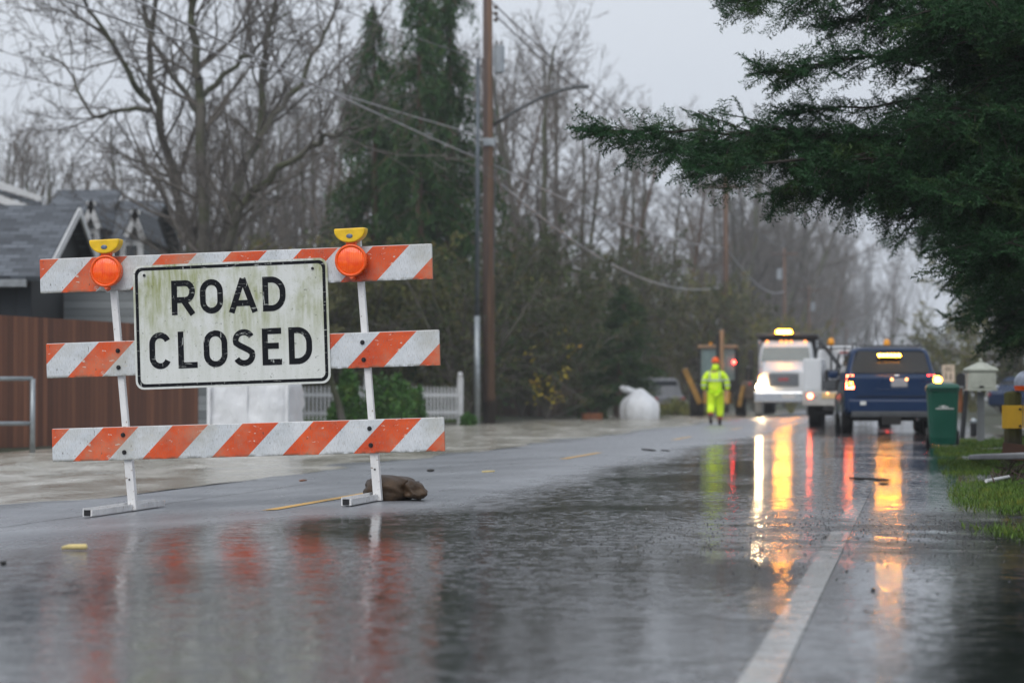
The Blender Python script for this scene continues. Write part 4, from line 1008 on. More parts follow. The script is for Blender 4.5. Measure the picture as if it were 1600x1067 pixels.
pp = pgl(764, 70); up = empty("utility_pole", pp, 0, "tall brown wooden utility pole with transformer and street light arm, nearest of the poles", "utility pole")
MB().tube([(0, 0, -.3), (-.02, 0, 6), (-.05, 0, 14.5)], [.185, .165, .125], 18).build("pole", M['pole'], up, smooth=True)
def dz(py, D=70): return CAMZ + (HZ - py) / F * D - pp.z
def dx_(px, D=70): return (px - 765) / F * D
tr_ = MB().tube([(.30, 0, dz(113)), (.30, 0, dz(70))], .155, 20).build("transformer", M['metal_grey'], up, bevel=.02)
for a in (-.07, .07): MB().tube([(.30 + a, -.03, dz(70)), (.30 + a, -.03, dz(62))], [.03, .02], 8).build("bushing", M['porcelain'], tr_)
MB().box((.14, 0, dz(90)), (.14, .1, .5)).build("transformer_bracket", M['metal_grey'], up)
arm = MB().tube([(.1, 0, dz(196)), (dx_(800), -.3, dz(178)), (dx_(850), -.8, dz(155)), (dx_(885), -1.1, dz(145)), (dx_(900), -1.2, dz(144))], .050, 8).build("lamp_arm", M['grey_arm'], up, smooth=True)
MB().box((dx_(906), -1.25, dz(143)), (.50, .22, .12)).build("lamp_head", M['grey_arm'], up, bevel=.03)
MB().box((dx_(902), -1.25, dz(137.5)), (.07, .07, .09)).build("photocell", M['porcelain'], up)
for py in (10, 20, 30): MB().ball((.20, -.05, dz(py)), .07, 10, 6).build("insulator", M['porcelain'], up, smooth=True)
MB().box((.0, -.17, dz(222)), (.34, .06, .22)).build("clamp_band", M['galv'], up, bevel=.01)
MB().box((.28, 0, dz(283)), (.08, .12, .65), ry=-.35).build("riser_bracket", M['porcelain'], up)
MB().tube([(.13, -.08, dz(430)), (.18, -.05, dz(300)), (.2, -.05, dz(113))], .018, 6).build("ground_wire", M['wire'], up)
mp_ = pgl(745.5, 69.2); mpo = empty("metal_pole", mp_, 0, "slim grey metal pole standing just left of the wooden utility pole", "pole")
MB().tube([(0, 0, -.2), (0, 0, 3.1)], .085, 14).build("lower_section", M['galv'], mpo, smooth=True); MB().tube([(0, 0, 3.1), (.02, 0, 10.5)], [.07, .05], 12).build("upper_section", pm("dark_grey_pipe", (.09, .11, .13), .4, .3, .2, 4), mpo, smooth=True)
def far_pole(px, D, H, label, extra=0):
    p = pgl(px, D); r = empty("utility_pole", p, 0, label, "utility pole", "utility poles along the road")
    MB().tube([(0, 0, -.3), (0, 0, H)], [.17, .13], 12).build("pole", M['pole'], r, smooth=True)
    MB().box((0, -.16, H - .5), (2.2, .1, .12)).build("crossarm", M['pole'], r)
    for x in (-1, -.5, .5, 1): MB().tube([(x, -.16, H - .44), (x, -.16, H - .28)], .05, 8).build("insulator", M['porcelain'], r)
    if extra: MB().tube([(.38*extra, 0, H - 2.6), (.38*extra, 0, H - 1.7)], .24, 14).build("transformer", M['metal_grey'], r)
    return r
far_pole(1134, 125, 12.2, "second brown utility pole, the one above the digger")
MB_ = None
far_pole(1226, 200, 13.2, "third utility pole, above the dump truck's light bar", -1)
far_pole(1264, 245, 12.2, "fourth utility pole with a pale transformer above the utility truck", 1)
far_pole(1301, 320, 11.5, "fifth utility pole, hazy, above the blue SUV's left side"); far_pole(1323, 385, 12, "sixth hazy utility pole above the blue SUV", 1)
def wire(name, pts, r, mat, label, sag=None, cat="cable"):
    if sag is not None:
        a, b = Vector(pts[0]), Vector(pts[1]); pts = [a + (b - a) * (i/24) - Vector((0, 0, 4 * sag * (i/24) * (1 - i/24))) for i in range(25)]
    o = MB().tube(pts, r, 6).build(name, mat, smooth=True); tag(o, label, cat); return o
def pw(px, py, D): return P(px, py, D)
a0 = pw(752, 250, 70); d_ = (P(230, 0, 39.2) - a0)
wire("overhead_cable", [a0, a0 + d_ * 1.55], .022, M['wire_pale'], "thick pale cable running from the wooden pole to the top left corner", .10)
a0 = pw(752, 212, 70); wire("overhead_cable", [a0, a0 + (P(560, 148, 55) - a0) * 2.6], .018, M['wire_pale'], "upper pale cable crossing the cedars just above the thicker one", .12)
a0 = pw(757, 95, 70); wire("overhead_cable", [a0, a0 + (P(500, -10, 50) - a0) * 1.8], .012, M['wire'], "thin top cable between the wooden pole and the upper left frame edge", .15)
wire("overhead_cable", [pw(768, 256, 70), pw(1131, 388, 125)], .030, M['wire_pale'], "pale cable sagging from the wooden pole to the second pole, upper of two", .45)
wire("overhead_cable", [pw(768, 275, 70), pw(1131, 447, 125)], .032, M['wire_pale'], "lower pale cable with the deeper sag reaching the second pole", 1.25)
wire("overhead_cable", [pw(770, 5, 70), pw(1120, 272, 125)], .022, M['wire'], "thin power line dropping across the open sky toward the fir branch, upper one", .55)
wire("overhead_cable", [pw(770, 20, 70), pw(1146, 275, 125)], .022, M['wire'], "thin power line dropping across the open sky toward the fir branch, lower one", .95)
wire("overhead_cable", [pw(1136, 300, 125), pw(1226, 385, 200)], .03, M['wire'], "hazy cable between the second and third pole", .7)
wire("overhead_cable", [pw(1136, 388, 125), pw(1226, 455, 200)], .035, M['wire_pale'], "lower hazy cable between the second and third pole", .9)
wire("overhead_cable", [pw(1228, 385, 200), pw(1264, 440, 245)], .03, M['wire'], "short hazy cable between the third and fourth pole", .5)

# ================================================================== BULK BAGS, BINS, BOXES
def bag_mat():
    g = NG("white_woven_polypropylene"); f = g.noise(2.5, 5, None, .6)
    g.set(col=g.ramp(f, [(.3, (.58, .60, .63)), (.7, (.74, .76, .79))]), rough=.45, normal=g.bump(g.noise(3.2, 3, g.obj((1, 1, .45)), .5), .9, .10)); return g.m
M['bag'] = bag_mat()
bp = pgl(401, 33.5); bg_ = empty("bulk_bag", bp, -.1, "square white bulk sandbag between the posts under the ROAD CLOSED sign", "bulk bag")
rings = []
for i in range(15):
    z = 1.12 * i / 14; b_ = 1 + .05 * math.sin(math.pi * i / 14) - (.10 if i == 14 else 0) + .012 * math.sin(i * 2.3); rr2 = []
    for k in range(48):
        a = 2*math.pi*k/48; q = (abs(math.cos(a))**6 + abs(math.sin(a))**6) ** (-1/6) * .565 * b_ * (1 + .018 * math.sin(7*a + i) + .014 * math.sin(15 * a + i * 1.7)); rr2.append((q*math.cos(a), q*math.sin(a), z + (.02*math.sin(3*a) if i > 12 else 0)))
    rings.append(rr2)
MB().loft(rings).build("bag_body", M['bag'], bg_, smooth=True)
for x in (-.54, -.02, .54): MB().box((x, -.605, .55), (.045, .012, 1.08)).build("lifting_strap", M['bag'], bg_, bevel=.004)
bp = pgl(1000, 84); b2 = empty("bulk_bag", bp, .3, "pale bulk bag tied to a peak on the flooded verge left of the worker", "bulk bag")
rings = []
for i, (z, rw) in enumerate([(0, .62), (.1, .67), (.4, .68), (.62, .64), (.78, .50), (.95, .30), (1.08, .15), (1.14, .05)]):
    rings.append([(rw * (1 + (.05 + .025*i)*math.sin(7*k/36*6.2832 + .25*i) + .03*math.sin(3*k/36*6.2832 + i)) * math.cos(6.2832*k/36) * 1.0, rw*math.sin(6.2832*k/36), z) for k in range(36)])
MB().loft(rings).build("bag_body", M['bag'], b2, smooth=True)
blob("loose_flap", (.36, .20, .13), M['bag'], 8, parent=b2, loc=(-.22, .38, 1.05), rot=(0, R(18), 0), n=28, m=16, amp=.25, wr=.12)
# orange planter crate
M['orange_wood'] = pm("orange_stained_wood", (.24, .085, .03), .6, 0, .3, 8); M['dead_plant'] = pm("dead_brown_stems", (.05, .03, .025), .8)
cp = pgl(925, 84); cr_ = empty("planter_crate", cp, .1, "small orange brown wooden crate with a dead plant at the flood's far edge", "planter")
m = MB()
for y in (-.25, .25): m.box((0, y, .15), (.68, .03, .28))
for x in (-.325, .325): m.box((x, 0, .15), (.03, .46, .28))
m.build("crate_box", M['orange_wood'], cr_, bevel=.006); MB().box((0, 0, .22), (.6, .44, .04)).build("soil", M['dead_plant'], cr_)
m = MB(); rq = random.Random(2)
for k in range(26):
    a = rq.uniform(0, 6.28); m.tube([(rq.uniform(-.15, .15), rq.uniform(-.1, .1), .22), (.28*math.cos(a), .2*math.sin(a), rq.uniform(.38, .58))], [.015, .006], 4)
m.build("dead_plant", M['dead_plant'], cr_)

# green wheelie bin
bp = pgl(1472.5, 35.6); bp.z = -.005; bn = empty("wheelie_bin", bp, -.12, "dark green wheelie bin with white print at the right edge of the road", "wheelie bin")
M['green_plastic'] = pm("green_plastic", (.006, .085, .055), .35, 0, .12, 4, rvar=.08); M['rubber'] = pm("black_rubber", (.018, .018, .018), .6, 0, .3, 12)
def rr_ring(hx, hy, z, r_=.05, cy=0, n=4):
    pts = []
    for cx, cy_, a0 in ((hx-r_, hy-r_, 0), (-hx+r_, hy-r_, 90), (-hx+r_, -hy+r_, 180), (hx-r_, -hy+r_, 270)):
        for k in range(n+1): a = R(a0 + 90*k/n); pts.append((cx + r_*math.cos(a), cy + cy_ + r_*math.sin(a), z))
    return pts
bnb = MB().loft([rr_ring(.185, .19, .02), rr_ring(.195, .21, .12), rr_ring(.225, .255, .78), rr_ring(.228, .26, .82)]).build("bin_body", M['green_plastic'], bn, smooth=False)
MB().loft([rr_ring(.238, .272, .80, .05), rr_ring(.238, .272, .835, .05)]).build("bin_rim", M['green_plastic'], bn)
MB().loft([rr_ring(.245, .285, .837, .06, -.01), rr_ring(.245, .285, .855, .06, -.01), rr_ring(.215, .25, .90, .06, -.01), rr_ring(.12, .14, .925, .05, -.01)]).build("lid", M['green_plastic'], bn, smooth=False)
MB().tube([(.24, .31, .82), (-.24, .31, .82)], .016, 8).build("handle", M['green_plastic'], bn)
for x in (-.2, .2): MB().tube([(x - .03, .2, .13), (x + .03, .2, .13)], .13, 20).build("wheel", M['rubber'], bn, bevel=.01)
MB().box((.21, .02, .12), (.06, .22, .22)).build("wheel_arch", M['rubber'], bn, bevel=.04)
mw = pm("white_print", (.6, .62, .6), .5, 0, .1, 30); m = MB()
for x, z, w2, h2_ in ((.0, .575, .06, .035), (.055, .57, .035, .02), (-.055, .57, .02, .02), (.02, .545, .26, .016)):
    m.box((x, -.246, z), (w2, .004, h2_), rx=.065)
m.build("printed_mark", mw, bnb)

# letterbox
M['cream'] = pm("weathered_cream_paint", (.40, .42, .36), .45, 0, .15, 9); M['post_grey'] = pm("weathered_grey_wood", (.13, .14, .145), .75, 0, .3, 6, stretch=(1, 1, .2))
lp = pgl(1532.5, 37.5); lp.z = -.0; lb = empty("letterbox", lp, -.05, "cream house shaped letterbox with a flared roof and finial on a grey post", "letterbox")
lz = lambda py: CAMZ + (HZ - py) / F * 37.5
MB().box((0, 0, lz(612) / 2 - .05), (.10, .10, lz(612) + .1)).build("post", M['post_grey'], lb, bevel=.006)
bx = MB().box((0, 0, (lz(609.5) + lz(580)) / 2), (.43, .30, lz(580) - lz(609.5))).build("box", M['cream'], lb, bevel=.008)
MB().box((0, -.155, (lz(606) + lz(583)) / 2), (.34, .012, lz(583) - lz(606))).build("box_door", M['cream'], bx, bevel=.006)
MB().box((0, 0, lz(609.5) + .006), (.47, .34, .02)).build("base_moulding", M['cream'], bx); MB().box((-.01, -.165, lz(604)), (.07, .012, .03)).build("latch", M['rubber'], bx)
rings = []
for z, sx_ in ((580, .24), (577.5, .25), (574.5, .215), (571, .14), (568, .08), (565.5, .035), (565, .02)): rings.append([(sx_*a, sx_*.72*b, lz(z)) for a, b in ((1, 1), (-1, 1), (-1, -1), (1, -1))])
rf = MB().loft(rings).build("roof", M['cream'], lb); MB().ball((0, 0, lz(563)), .026, 10, 8, (1, 1, 1.3)).build("finial", M['cream'], rf, smooth=True)
# second, dark letterbox behind
dp = pgl(1508, 42); db = empty("letterbox", dp, .05, "dark letterbox on a black leaning post between the green bin and the cream letterbox", "letterbox")
M['black_metal'] = pm("black_metal", (.015, .016, .018), .4, .2, .3, 10); lz2 = lambda py: CAMZ + (HZ - py) / F * 42 - dp.z
MB().tube([(-.06, 0, -.05), (.03, 0, lz2(603))], .045, 8).build("post", M['black_metal'], db)
MB().prism([(-.085, 0), (.085, 0), (.085, .14)] + [(.085*math.cos(a), .14 + .085*math.sin(a)) for a in [R(180*k/8) for k in range(1, 8)]] + [(-.085, .14)], 'y', -.25, .25).build("box", M['black_metal'], db, loc=(0, 0, lz2(603)), rot=(0, 0, -.5))
MB().box((-.12, .05, lz2(625)), (.16, .05, .42)).build("wooden_panel", M['orange_wood'], db)
kp = pgl(1521, 43.5); kb = empty("standpipe", kp, 0, "small dark standpipe with a pale cap standing on the right verge behind the letterbox", "standpipe")
MB().tube([(0, 0, -.03), (0, 0, .22)], .06, 10).build("body", M['black_metal'], kb); MB().ball((0, 0, .26), .065, 10, 6).build("cap", M['galv'], kb, smooth=True)
# small square sign
spn = pgl(1482, 74); sn = empty("road_sign", spn, -.08, "small square cream sign on a thin post beyond the green bin", "sign"); M['sign_cream'] = pm("cream_sign_sheet", (.62, .50, .38), .4, 0, .12, 6)
MB().tube([(0, .03, -.1), (0, .03, 1.6)], .025, 8).build("post", M['galv'], sn); s2 = MB().box((0, 0, 1.42), (.38, .01, .53)).build("sign_panel", M['sign_cream'], sn, bevel=.02)
m = MB()
for z, w2 in ((1.6, .22), (1.52, .26)): m.box((0, -.009, z), (w2, .004, .035))
for x in (-.07, .07): m.box((x, -.009, 1.34), (.05, .004, .20)); 
m.build("sign_print", pm("dark_print", (.10, .07, .05), .5), s2)

# yellow board bulkhead at the right edge
M['moss_wood'] = bark_mat("mossy_timber", (.03, .025, .015), (.09, .07, .03), (.10, .10, .015)); M['yellow_board'] = pm("yellow_painted_board", (.78, .44, .02), .55, 0, .2, 5, .003, stretch=(1, 1, .4))
yp = GS(1566, 722); yb = empty("board_barrier", yp, -.22, "yellow painted board fixed to mossy timber posts at the right picture edge", "barrier"); yD = yp.y
yz = lambda py: CAMZ + (HZ - py) / F * yD - yp.z
for i, x in enumerate((.11, .36, .62, .9, 1.2)):
    MB().tube([(x, .14, -.1), (x, .14, yz(614 + 5 * (i % 2)))], [.10, .095], 9).ball((x, .14, yz(615 + 5*(i % 2))), .095, 9, 4, (1, 1, .35)).build("timber_post", M['moss_wood'], yb)
for k, (x0, x1) in enumerate(((0, .215), (.222, .62), (.627, 1.3))): MB().box(((x0+x1)/2, -.012 * (k % 2), (yz(633) + yz(669)) / 2), (x1-x0, .03, yz(633) - yz(669))).build("yellow_board", M['yellow_board'], yb, bevel=.003)
m = MB()
for x in (.19, .25, .60): 
    for z in (639, 665): m.tube([(x, -.02, yz(z)), (x, -.034, yz(z))], .014, 8)
m.build("bolt_heads", M['rubber'], yb)
o = MB().box((.26, -.06, .10), (.52, .04, .17), ry=.12, rz=.0).build("scrap_board", pm("wet_brown_board", (.11, .045, .022), .5, 0, .3, 6, stretch=(.3, 1, 1)), loc=yp, rot=(0, 0, -.22)); tag(o, "wet brown scrap board leaning under the yellow board", "board")
hp = yp + Vector((.30, .05, 0)); hl = empty("float_ball", Vector((hp.x, hp.y, yp.z + yz(612) + .10)), 0, "white and orange banded helmet shaped float on top of a mossy post", "float")
hs_z = .13; MB().ball((0, 0, 0), .16, 20, 12, (1, 1, .85), -.75).build("shell", pm("white_blue_shell", (.42, .46, .55), .25, 0, .35, 9), hl, smooth=True)
MB().tube([(0, 0, -.085), (0, 0, -.035)], [.148, .160], 22).build("orange_band", M['lens_rim'], hl); MB().box((.06, -.12, .03), (.12, .09, .05)).build("visor", M['black_metal'], hl, bevel=.015)
# drift timber on the grass
M['grey_log'] = pm("bleached_grey_wood", (.22, .22, .235), .6, 0, .25, 7, .004, stretch=(.3, 1, 1)); 
a, b = GS(1522, 722), GS(1602, 748)
q = (b - a); hl_ = q.length; o = MB().prism([(0, -.03), (.05, -.06), (hl_*.5, -.075), (hl_*1.5, -.07), (hl_*1.55, .05), (hl_*.8, .07), (.10, .06), (.02, .03)], 'z', 0, .05).build("drift_log", M['grey_log'], loc=a + Vector((0, 0, .035)), rot=(R(6), R(-1.5), math.atan2(q.y, q.x)), bevel=.012); tag(o, "bleached grey plank shaped log lying on the grass below the yellow board", "log")
a, b = GS(1541, 757), GS(1576, 751)
o = MB().tube([a + Vector((0, 0, .03)), b + Vector((0, 0, .035))], [.016, .014], 8).build("white_stick", M['trim']); tag(o, "short white stick lying in the grass in front of the grey log", "stick")
m = MB(); rq = random.Random(6)
for k in range(60):
    c = W(0, 0) + Vector((0, 0, 0)); q = GS(1585 + rq.gauss(0, 14), 742 + rq.gauss(0, 9)); a = rq.uniform(0, 6.28); l_ = rq.uniform(.04, .16)
    m.tube([q + Vector((0, 0, .02)), q + Vector((math.cos(a)*l_, math.sin(a)*l_, rq.uniform(.02, .1)))], [.008, .005], 4)
o = m.build("twig_litter", M['dead_plant']); tag(o, "dark broken twigs and bark litter around the grey log", "twigs", kind='stuff')
# ================================================================== VEHICLES
def car_paint(name, col, rough=.22, var=.08): return pm(name, col, rough, 0, var, 1.5, coat=.6, rvar=.05)
M['blue_paint'] = pm("dark_blue_car_paint", (.007, .026, .075), .3, 0, .08, 1.5, rvar=.05); M['blue_paint'].node_tree.nodes["Principled BSDF"].inputs["Specular IOR Level"].default_value = .28; M['white_paint'] = pm("white_truck_paint", (.60, .62, .64), .45, 0, .08, 1.5)
M['dirty_white'] = pm("road_grimed_white", (.40, .39, .36), .45, 0, .25, 3); M['tyre'] = pm("tyre_rubber", (.016, .016, .017), .7, 0, .3, 9); M['rim'] = pm("alloy_rim", (.35, .36, .37), .35, .7, .2, 6)
M['glass'] = pm("tinted_vehicle_glass", (.010, .013, .016), .05, 0, .3, 2); M['glass'].node_tree.nodes['Principled BSDF'].inputs['Specular IOR Level'].default_value = .12; M['glass_pale'] = pm("windscreen_glass", (.06, .085, .085), .12, 0, .2, 2)
M['under'] = pm("black_underbody", (.012, .012, .012), .8); M['chrome'] = pm("chrome", (.55, .56, .58), .15, 1, .1, 5); M['grey_plastic'] = pm("grey_plastic", (.05, .055, .06), .45)
M['e_head'] = em("headlight_glow", (1.0, .70, .38), 230); M['e_amber'] = em("amber_beacon_glow", (1.0, .31, .012), 170); M['e_amber_lo'] = em("amber_marker_glow", (1.0, .28, .03), 4)
M['e_red'] = em("red_tail_glow", (1.0, .03, .02), 35); M['e_redor'] = em("tail_lamp_glow", (1.0, .11, .04), 32); M['e_led'] = em("amber_led_glow", (1.0, .33, .012), 190); M['e_turn'] = em("turn_signal_glow", (1.0, .29, .015), 55)
M['e_plate'] = em("plate_lamp_glow", (1.0, .35, .10), 6); M['amber_plastic'] = pm("amber_beacon_dome", (.75, .30, .01), .25, 0, .2, 20)
def wheel(parent, x, y, r, wd, name="wheel"):
    h = wd / 2; rings = []
    for xx, rr2 in ((-h, r*.62), (-h, r*.9), (-h*.8, r*.98), (-h*.4, r), (h*.4, r), (h*.8, r*.98), (h, r*.9), (h, r*.62)): rings.append([(x+xx, y+rr2*math.cos(6.2832*k/28), r+rr2*math.sin(6.2832*k/28)) for k in range(28)])
    o = MB().loft(rings).build(name, M['tyre'], parent, smooth=False); s = -1 if x < 0 else 1
    MB().tube([(x + s*(h-.03), y, r), (x + s*(h+.006), y, r)], r*.60, 20).tube([(x + s*h, y, r), (x + s*(h+.03), y, r)], [r*.2, r*.14], 10).build("rim", M['rim'], o, bevel=.008)
def disc(parent, name, mat, c, r, ax=(0, -1, 0), th=.02, n=16):
    c = Vector(c); a = Vector(ax); return MB().tube([c, c + a*th*.6, c + a*th], [r, r, r*.6], n).build(name, mat, parent)
def xsec(hw, y, z0, z1, tum=.06, r_=.08):
    # closed cross-section in the xz plane at station y
    pts = [(-hw + r_, z0), (hw - r_, z0), (hw, z0 + r_), (hw, z0 + (z1 - z0) * .55), (hw - tum, z1 - r_ * .7), (hw - tum - r_ * .7, z1), (-hw + tum + r_ * .7, z1), (-hw + tum, z1 - r_*.7), (-hw, z0 + (z1 - z0) * .55), (-hw, z0 + r_)]
    return [(p[0], y, p[1]) for p in pts]

# ---- blue SUV, rear towards the camera
sp_ = pgl(1392, 46.2); suv = empty("suv", sp_, -YAW + .075, "dark blue SUV seen from behind with amber hazard bar lit in its rear window", "SUV"); suv.location.z = -.005
bd = MB().loft([xsec(.83, .0, .46, 1.09, .02, .05), xsec(.875, .05, .40, 1.145, .03, .07), xsec(.895, .30, .36, 1.16, .05), xsec(.90, 1.2, .32, 1.14, .05), xsec(.90, 3.0, .32, 1.08, .06), xsec(.89, 3.5, .34, 1.04, .1), xsec(.87, 4.15, .38, .96, .14), xsec(.78, 4.38, .45, .82, .1)]).build("body", M['blue_paint'], suv, smooth=False, bevel=.02)
def cab_ring(hx0, y0, y1, z, r_=.10):
    pts = []
    for cx, cy_, a0 in ((hx0-r_, y1-r_, 0), (-hx0+r_, y1-r_, 90), (-hx0+r_, y0+r_, 180), (hx0-r_, y0+r_, 270)):
        for k in range(5): a = R(a0 + 90*k/4); pts.append((cx + r_*math.cos(a), cy_ + r_*math.sin(a), z))
    return pts
MB().loft([cab_ring(.86, .06, 3.15, 1.08), cab_ring(.83, .12, 2.95, 1.20), cab_ring(.745, .30, 2.35, 1.55), cab_ring(.715, .38, 2.2, 1.62), cab_ring(.64, .52, 2.0, 1.675, .12), cab_ring(.3, .9, 1.6, 1.70, .12)]).build("cabin", M['blue_paint'], suv, smooth=False)
def panel(parent, name, mat, pts, off):
    pts = [Vector(p) for p in pts]; n = (pts[1]-pts[0]).cross(pts[-1]-pts[0]).normalized() * off; k = len(pts)
    return MB().add([p + n for p in pts] + [p - n * .2 for p in pts], [tuple(range(k)), tuple(range(2*k-1, k-1, -1))] + [(i, (i+1) % k, k+(i+1) % k, k+i) for i in range(k)]).build(name, mat, parent)
rw_ = panel(suv, "rear_window", M['glass'], [(-.70, .098, 1.17), (.70, .098, 1.17), (.735, .135, 1.24), (.655, .30, 1.56), (.60, .33, 1.60), (-.60, .33, 1.60), (-.655, .30, 1.56), (-.735, .135, 1.24)], .018)
for s in (-1, 1):
    q = [(s*.84, .36, 1.20), (s*.835, 1.2, 1.20), (s*.755, 1.25, 1.52), (s*.755, .55, 1.52)]; q2 = [(s*.835, 1.32, 1.20), (s*.84, 2.75, 1.20), (s*.755, 2.3, 1.52), (s*.755, 1.36, 1.52)]
    for qq in (q, q2): panel(suv, "side_window", M['glass'], qq if s > 0 else qq[::-1], .012)
    MB().tube([(s*.62, .62, 1.685), (s*.62, .68, 1.745), (s*.62, 2.0, 1.745), (s*.62, 2.1, 1.68)], .018, 8).build("roof_rail", M['grey_plastic'], suv)
    MB().box((s*.98, 2.75, 1.17), (.20, .12, .16)).build("wing_mirror", M['blue_paint'], suv, bevel=.04)
    for y in (.78, 3.42): wheel(suv, s*.80, y, .36, .225); MB().tube([(s*.905, y, .37), (s*.80, y, .37)], .42, 24).build("wheel_arch", M['under'], suv)
MB().box((0, .45, 1.70), (1.2, .06, .035)).build("roof_crossbar", M['grey_plastic'], suv, bevel=.01)
MB().box((0, -.035, .545), (1.62, .10, .26)).build("bumper", M['blue_paint'], suv, bevel=.04); MB().box((0, -.02, .385), (1.5, .14, .12)).build("bumper_skirt", M['grey_plastic'], suv, bevel=.02)
MB().box((0, 2.2, .33), (1.5, 3.9, .14)).build("underbody", M['under'], suv); MB().box((0, .02, .27), (.36, .3, .16)).build("tow_hitch", M['under'], suv); MB().tube([(.5, -.05, .29), (.5, .3, .29)], .035, 10).build("exhaust", M['grey_plastic'], suv)
MB().box((.02, .030, .86), (.66, .07, .03)).build("tailgate_trim", M['blue_paint'], suv, bevel=.008)
MB().box((.02, .012, .73), (1.35, .06, .012)).build("tailgate_seam", M['under'], suv)
tl = panel(suv, "tail_lamp", M['e_redor'], [(-.85, .03, .87), (-.70, .02, .87), (-.70, .06, 1.13), (-.83, .08, 1.13)], .03); panel(suv, "tail_lamp", M['e_red'], [(.70, .02, .87), (.85, .03, .87), (.83, .08, 1.13), (.70, .06, 1.13)], .03)
disc(suv, "turn_signal", M['e_turn'], (.885, .0, 1.04), .075, th=.03); disc(tl, "brake_bulb", M['e_turn'], (-.755, -.01, .98), .028, th=.02)
pl8 = MB().box((.16, -.005, .985), (.31, .02, .16)).build("number_plate", pm("pale_plate", (.30, .30, .32), .4, 0, .3, 60), suv, bevel=.01)
for x in (.02, .30): disc(suv, "plate_lamp", M['e_plate'], (x, -.01, 1.055), .024)
lb_ = MB().box((-.02, .175, 1.515), (.44, .06, .075)).build("hazard_bar", M['under'], suv, bevel=.01)
lb_.location = (0, -.02, 0)
for k in range(6): disc(lb_, "hazard_led", M['e_led'], (-.205 + .074*k, .140, 1.515), .026, th=.012)
m = MB()

MB().box((-.50, .012, .915), (.20, .012, .03)).build("badge", M['chrome'], suv, bevel=.004); MB().ball((.12, .03, 1.115), .05, 12, 6, (1.2, .2, .5)).build("oval_emblem", M['chrome'], suv); MB().box((-.53, -.088, .60), (.11, .006, .07)).build("bumper_sticker", mw, suv)
MB().box((.50, .008, .935), (.07, .008, .19), ry=.2).build("tailgate_decal", M['metal_grey'], suv)
MB().tube([(-.12, 2.0, 1.68), (-.17, 2.1, 2.25)], [.008, .004], 5).build("roof_antenna", M['under'], suv)

# ---- white utility truck, rear towards the camera
up_ = pgl(1326, 55.8); ut = empty("utility_truck", up_, -YAW, "white utility service truck with lit round tail lamps between the dump truck and SUV", "truck"); ut.location.z = .0
MB().box((0, .12, .68), (2.12, .26, .34)).build("rear_bumper", M['dirty_white'], ut, bevel=.02); 
for s in (-1, 1):
    MB().box((s*.84, 1.65, 1.22), (.42, 2.8, .78)).build("tool_cabinet", M['white_paint'], ut, bevel=.02)
    MB().box((s*.84, .243, 1.22), (.34, .012, .66)).build("cabinet_door", M['white_paint'], ut, bevel=.01)
    disc(ut, "tail_lamp", M['e_redor'] if s < 0 else M['e_red'], (s*.90 + .02, -.01, .74), .058); disc(ut, "tail_lamp", M['dirty_white'] , (s*.74, -.01, .74), .035)
    for y in (.95,):
        wheel(ut, s*.80, y, .38, .30)
    wheel(ut, s*.82, 4.3, .38, .24)
    MB().box((s*1.05, 4.0, 1.45), (.16, .12, .30)).build("wing_mirror", M['black_metal'], ut, bevel=.03)
disc(ut, "marker_lamp", M['e_red'], (-.52 + .45, -.01, .74), .045); disc(ut, "marker_lamp", M['e_redor'], (-.15, -.012, .745), .035)
MB().box((-.36, -.015, .745), (.50, .02, .13)).build("number_plate", pm("amber_lit_plate", (.75, .50, .22), .4, 0, .2, 20), ut, bevel=.01); disc(ut, "plate_lamp", M['e_plate'], (-.22, -.02, .80), .03); disc(ut, "plate_lamp", M['e_plate'], (-.48, -.02, .80), .02)  # amber lamplight on the plate is put into its colour
MB().box((0, 1.6, .84), (1.28, 2.75, .05)).build("bed_floor", M['grey_plastic'], ut); MB().box((0, 2.6, .5), (1.2, 5.2, .22)).build("chassis", M['under'], ut); MB().box((0, .3, .42), (1.9, .05, .26)).build("mud_guard", M['under'], ut)
MB().box((-.45, -.005, .99), (.30, .03, .20)).build("tailgate_box", M['grey_plastic'], ut)
cb2 = MB().loft([cab_ring(.93, 3.15, 5.0, .75, .10), cab_ring(.93, 3.15, 5.0, 1.32, .10), cab_ring(.86, 3.25, 4.7, 1.72, .10), cab_ring(.80, 3.30, 4.5, 1.90, .12), cab_ring(.60, 3.45, 4.3, 1.965, .12)]).build("cab", M['white_paint'], ut)
MB().loft([xsec(.9, 4.9, .6, 1.25), xsec(.88, 5.8, .6, 1.15), xsec(.8, 6.0, .65, 1.0)]).build("bonnet", M['white_paint'], ut, bevel=.02)
panel(ut, "rear_window", M['glass'], [(-.68, 3.20, 1.38), (.68, 3.20, 1.38), (.62, 3.28, 1.74), (-.62, 3.28, 1.74)], .02)
MB().box((.2, 3.17, 1.80), (1.0, .05, .05)).build("cab_brake_light", pm("dull_red_lens", (.35, .02, .02), .3), ut)
def beacon(par, x, y, z0, z1):
    b = MB().tube([(x, y, z0), (x, y, z1)], .022, 8).build("beacon_post", M['under'], par); MB().tube([(x, y, z1), (x, y, z1+.06), (x, y, z1+.13), (x, y, z1+.17)], [.085, .085, .075, .035], 14).build("beacon_dome", M['amber_plastic'], b, smooth=True)
beacon(ut, -.50, 3.05, .84, 1.98); beacon(ut, .84, 3.05, 1.6, 1.95)
MB().box((0, 3.08, 1.32), (1.75, .05, .06)).tube([(-.85, 3.08, .85), (-.85, 3.08, 1.9), (.85, 3.08, 1.9), (.85, 3.08, .85)], .025, 8).build("headache_rack", M['black_metal'], ut)
MB().tube([(.05, 1.5, .86), (-.30, 2.2, 1.5), (-.75, 3.2, 2.05)], [.07, .055, .045], 8).build("crane_boom", M['black_metal'], ut)
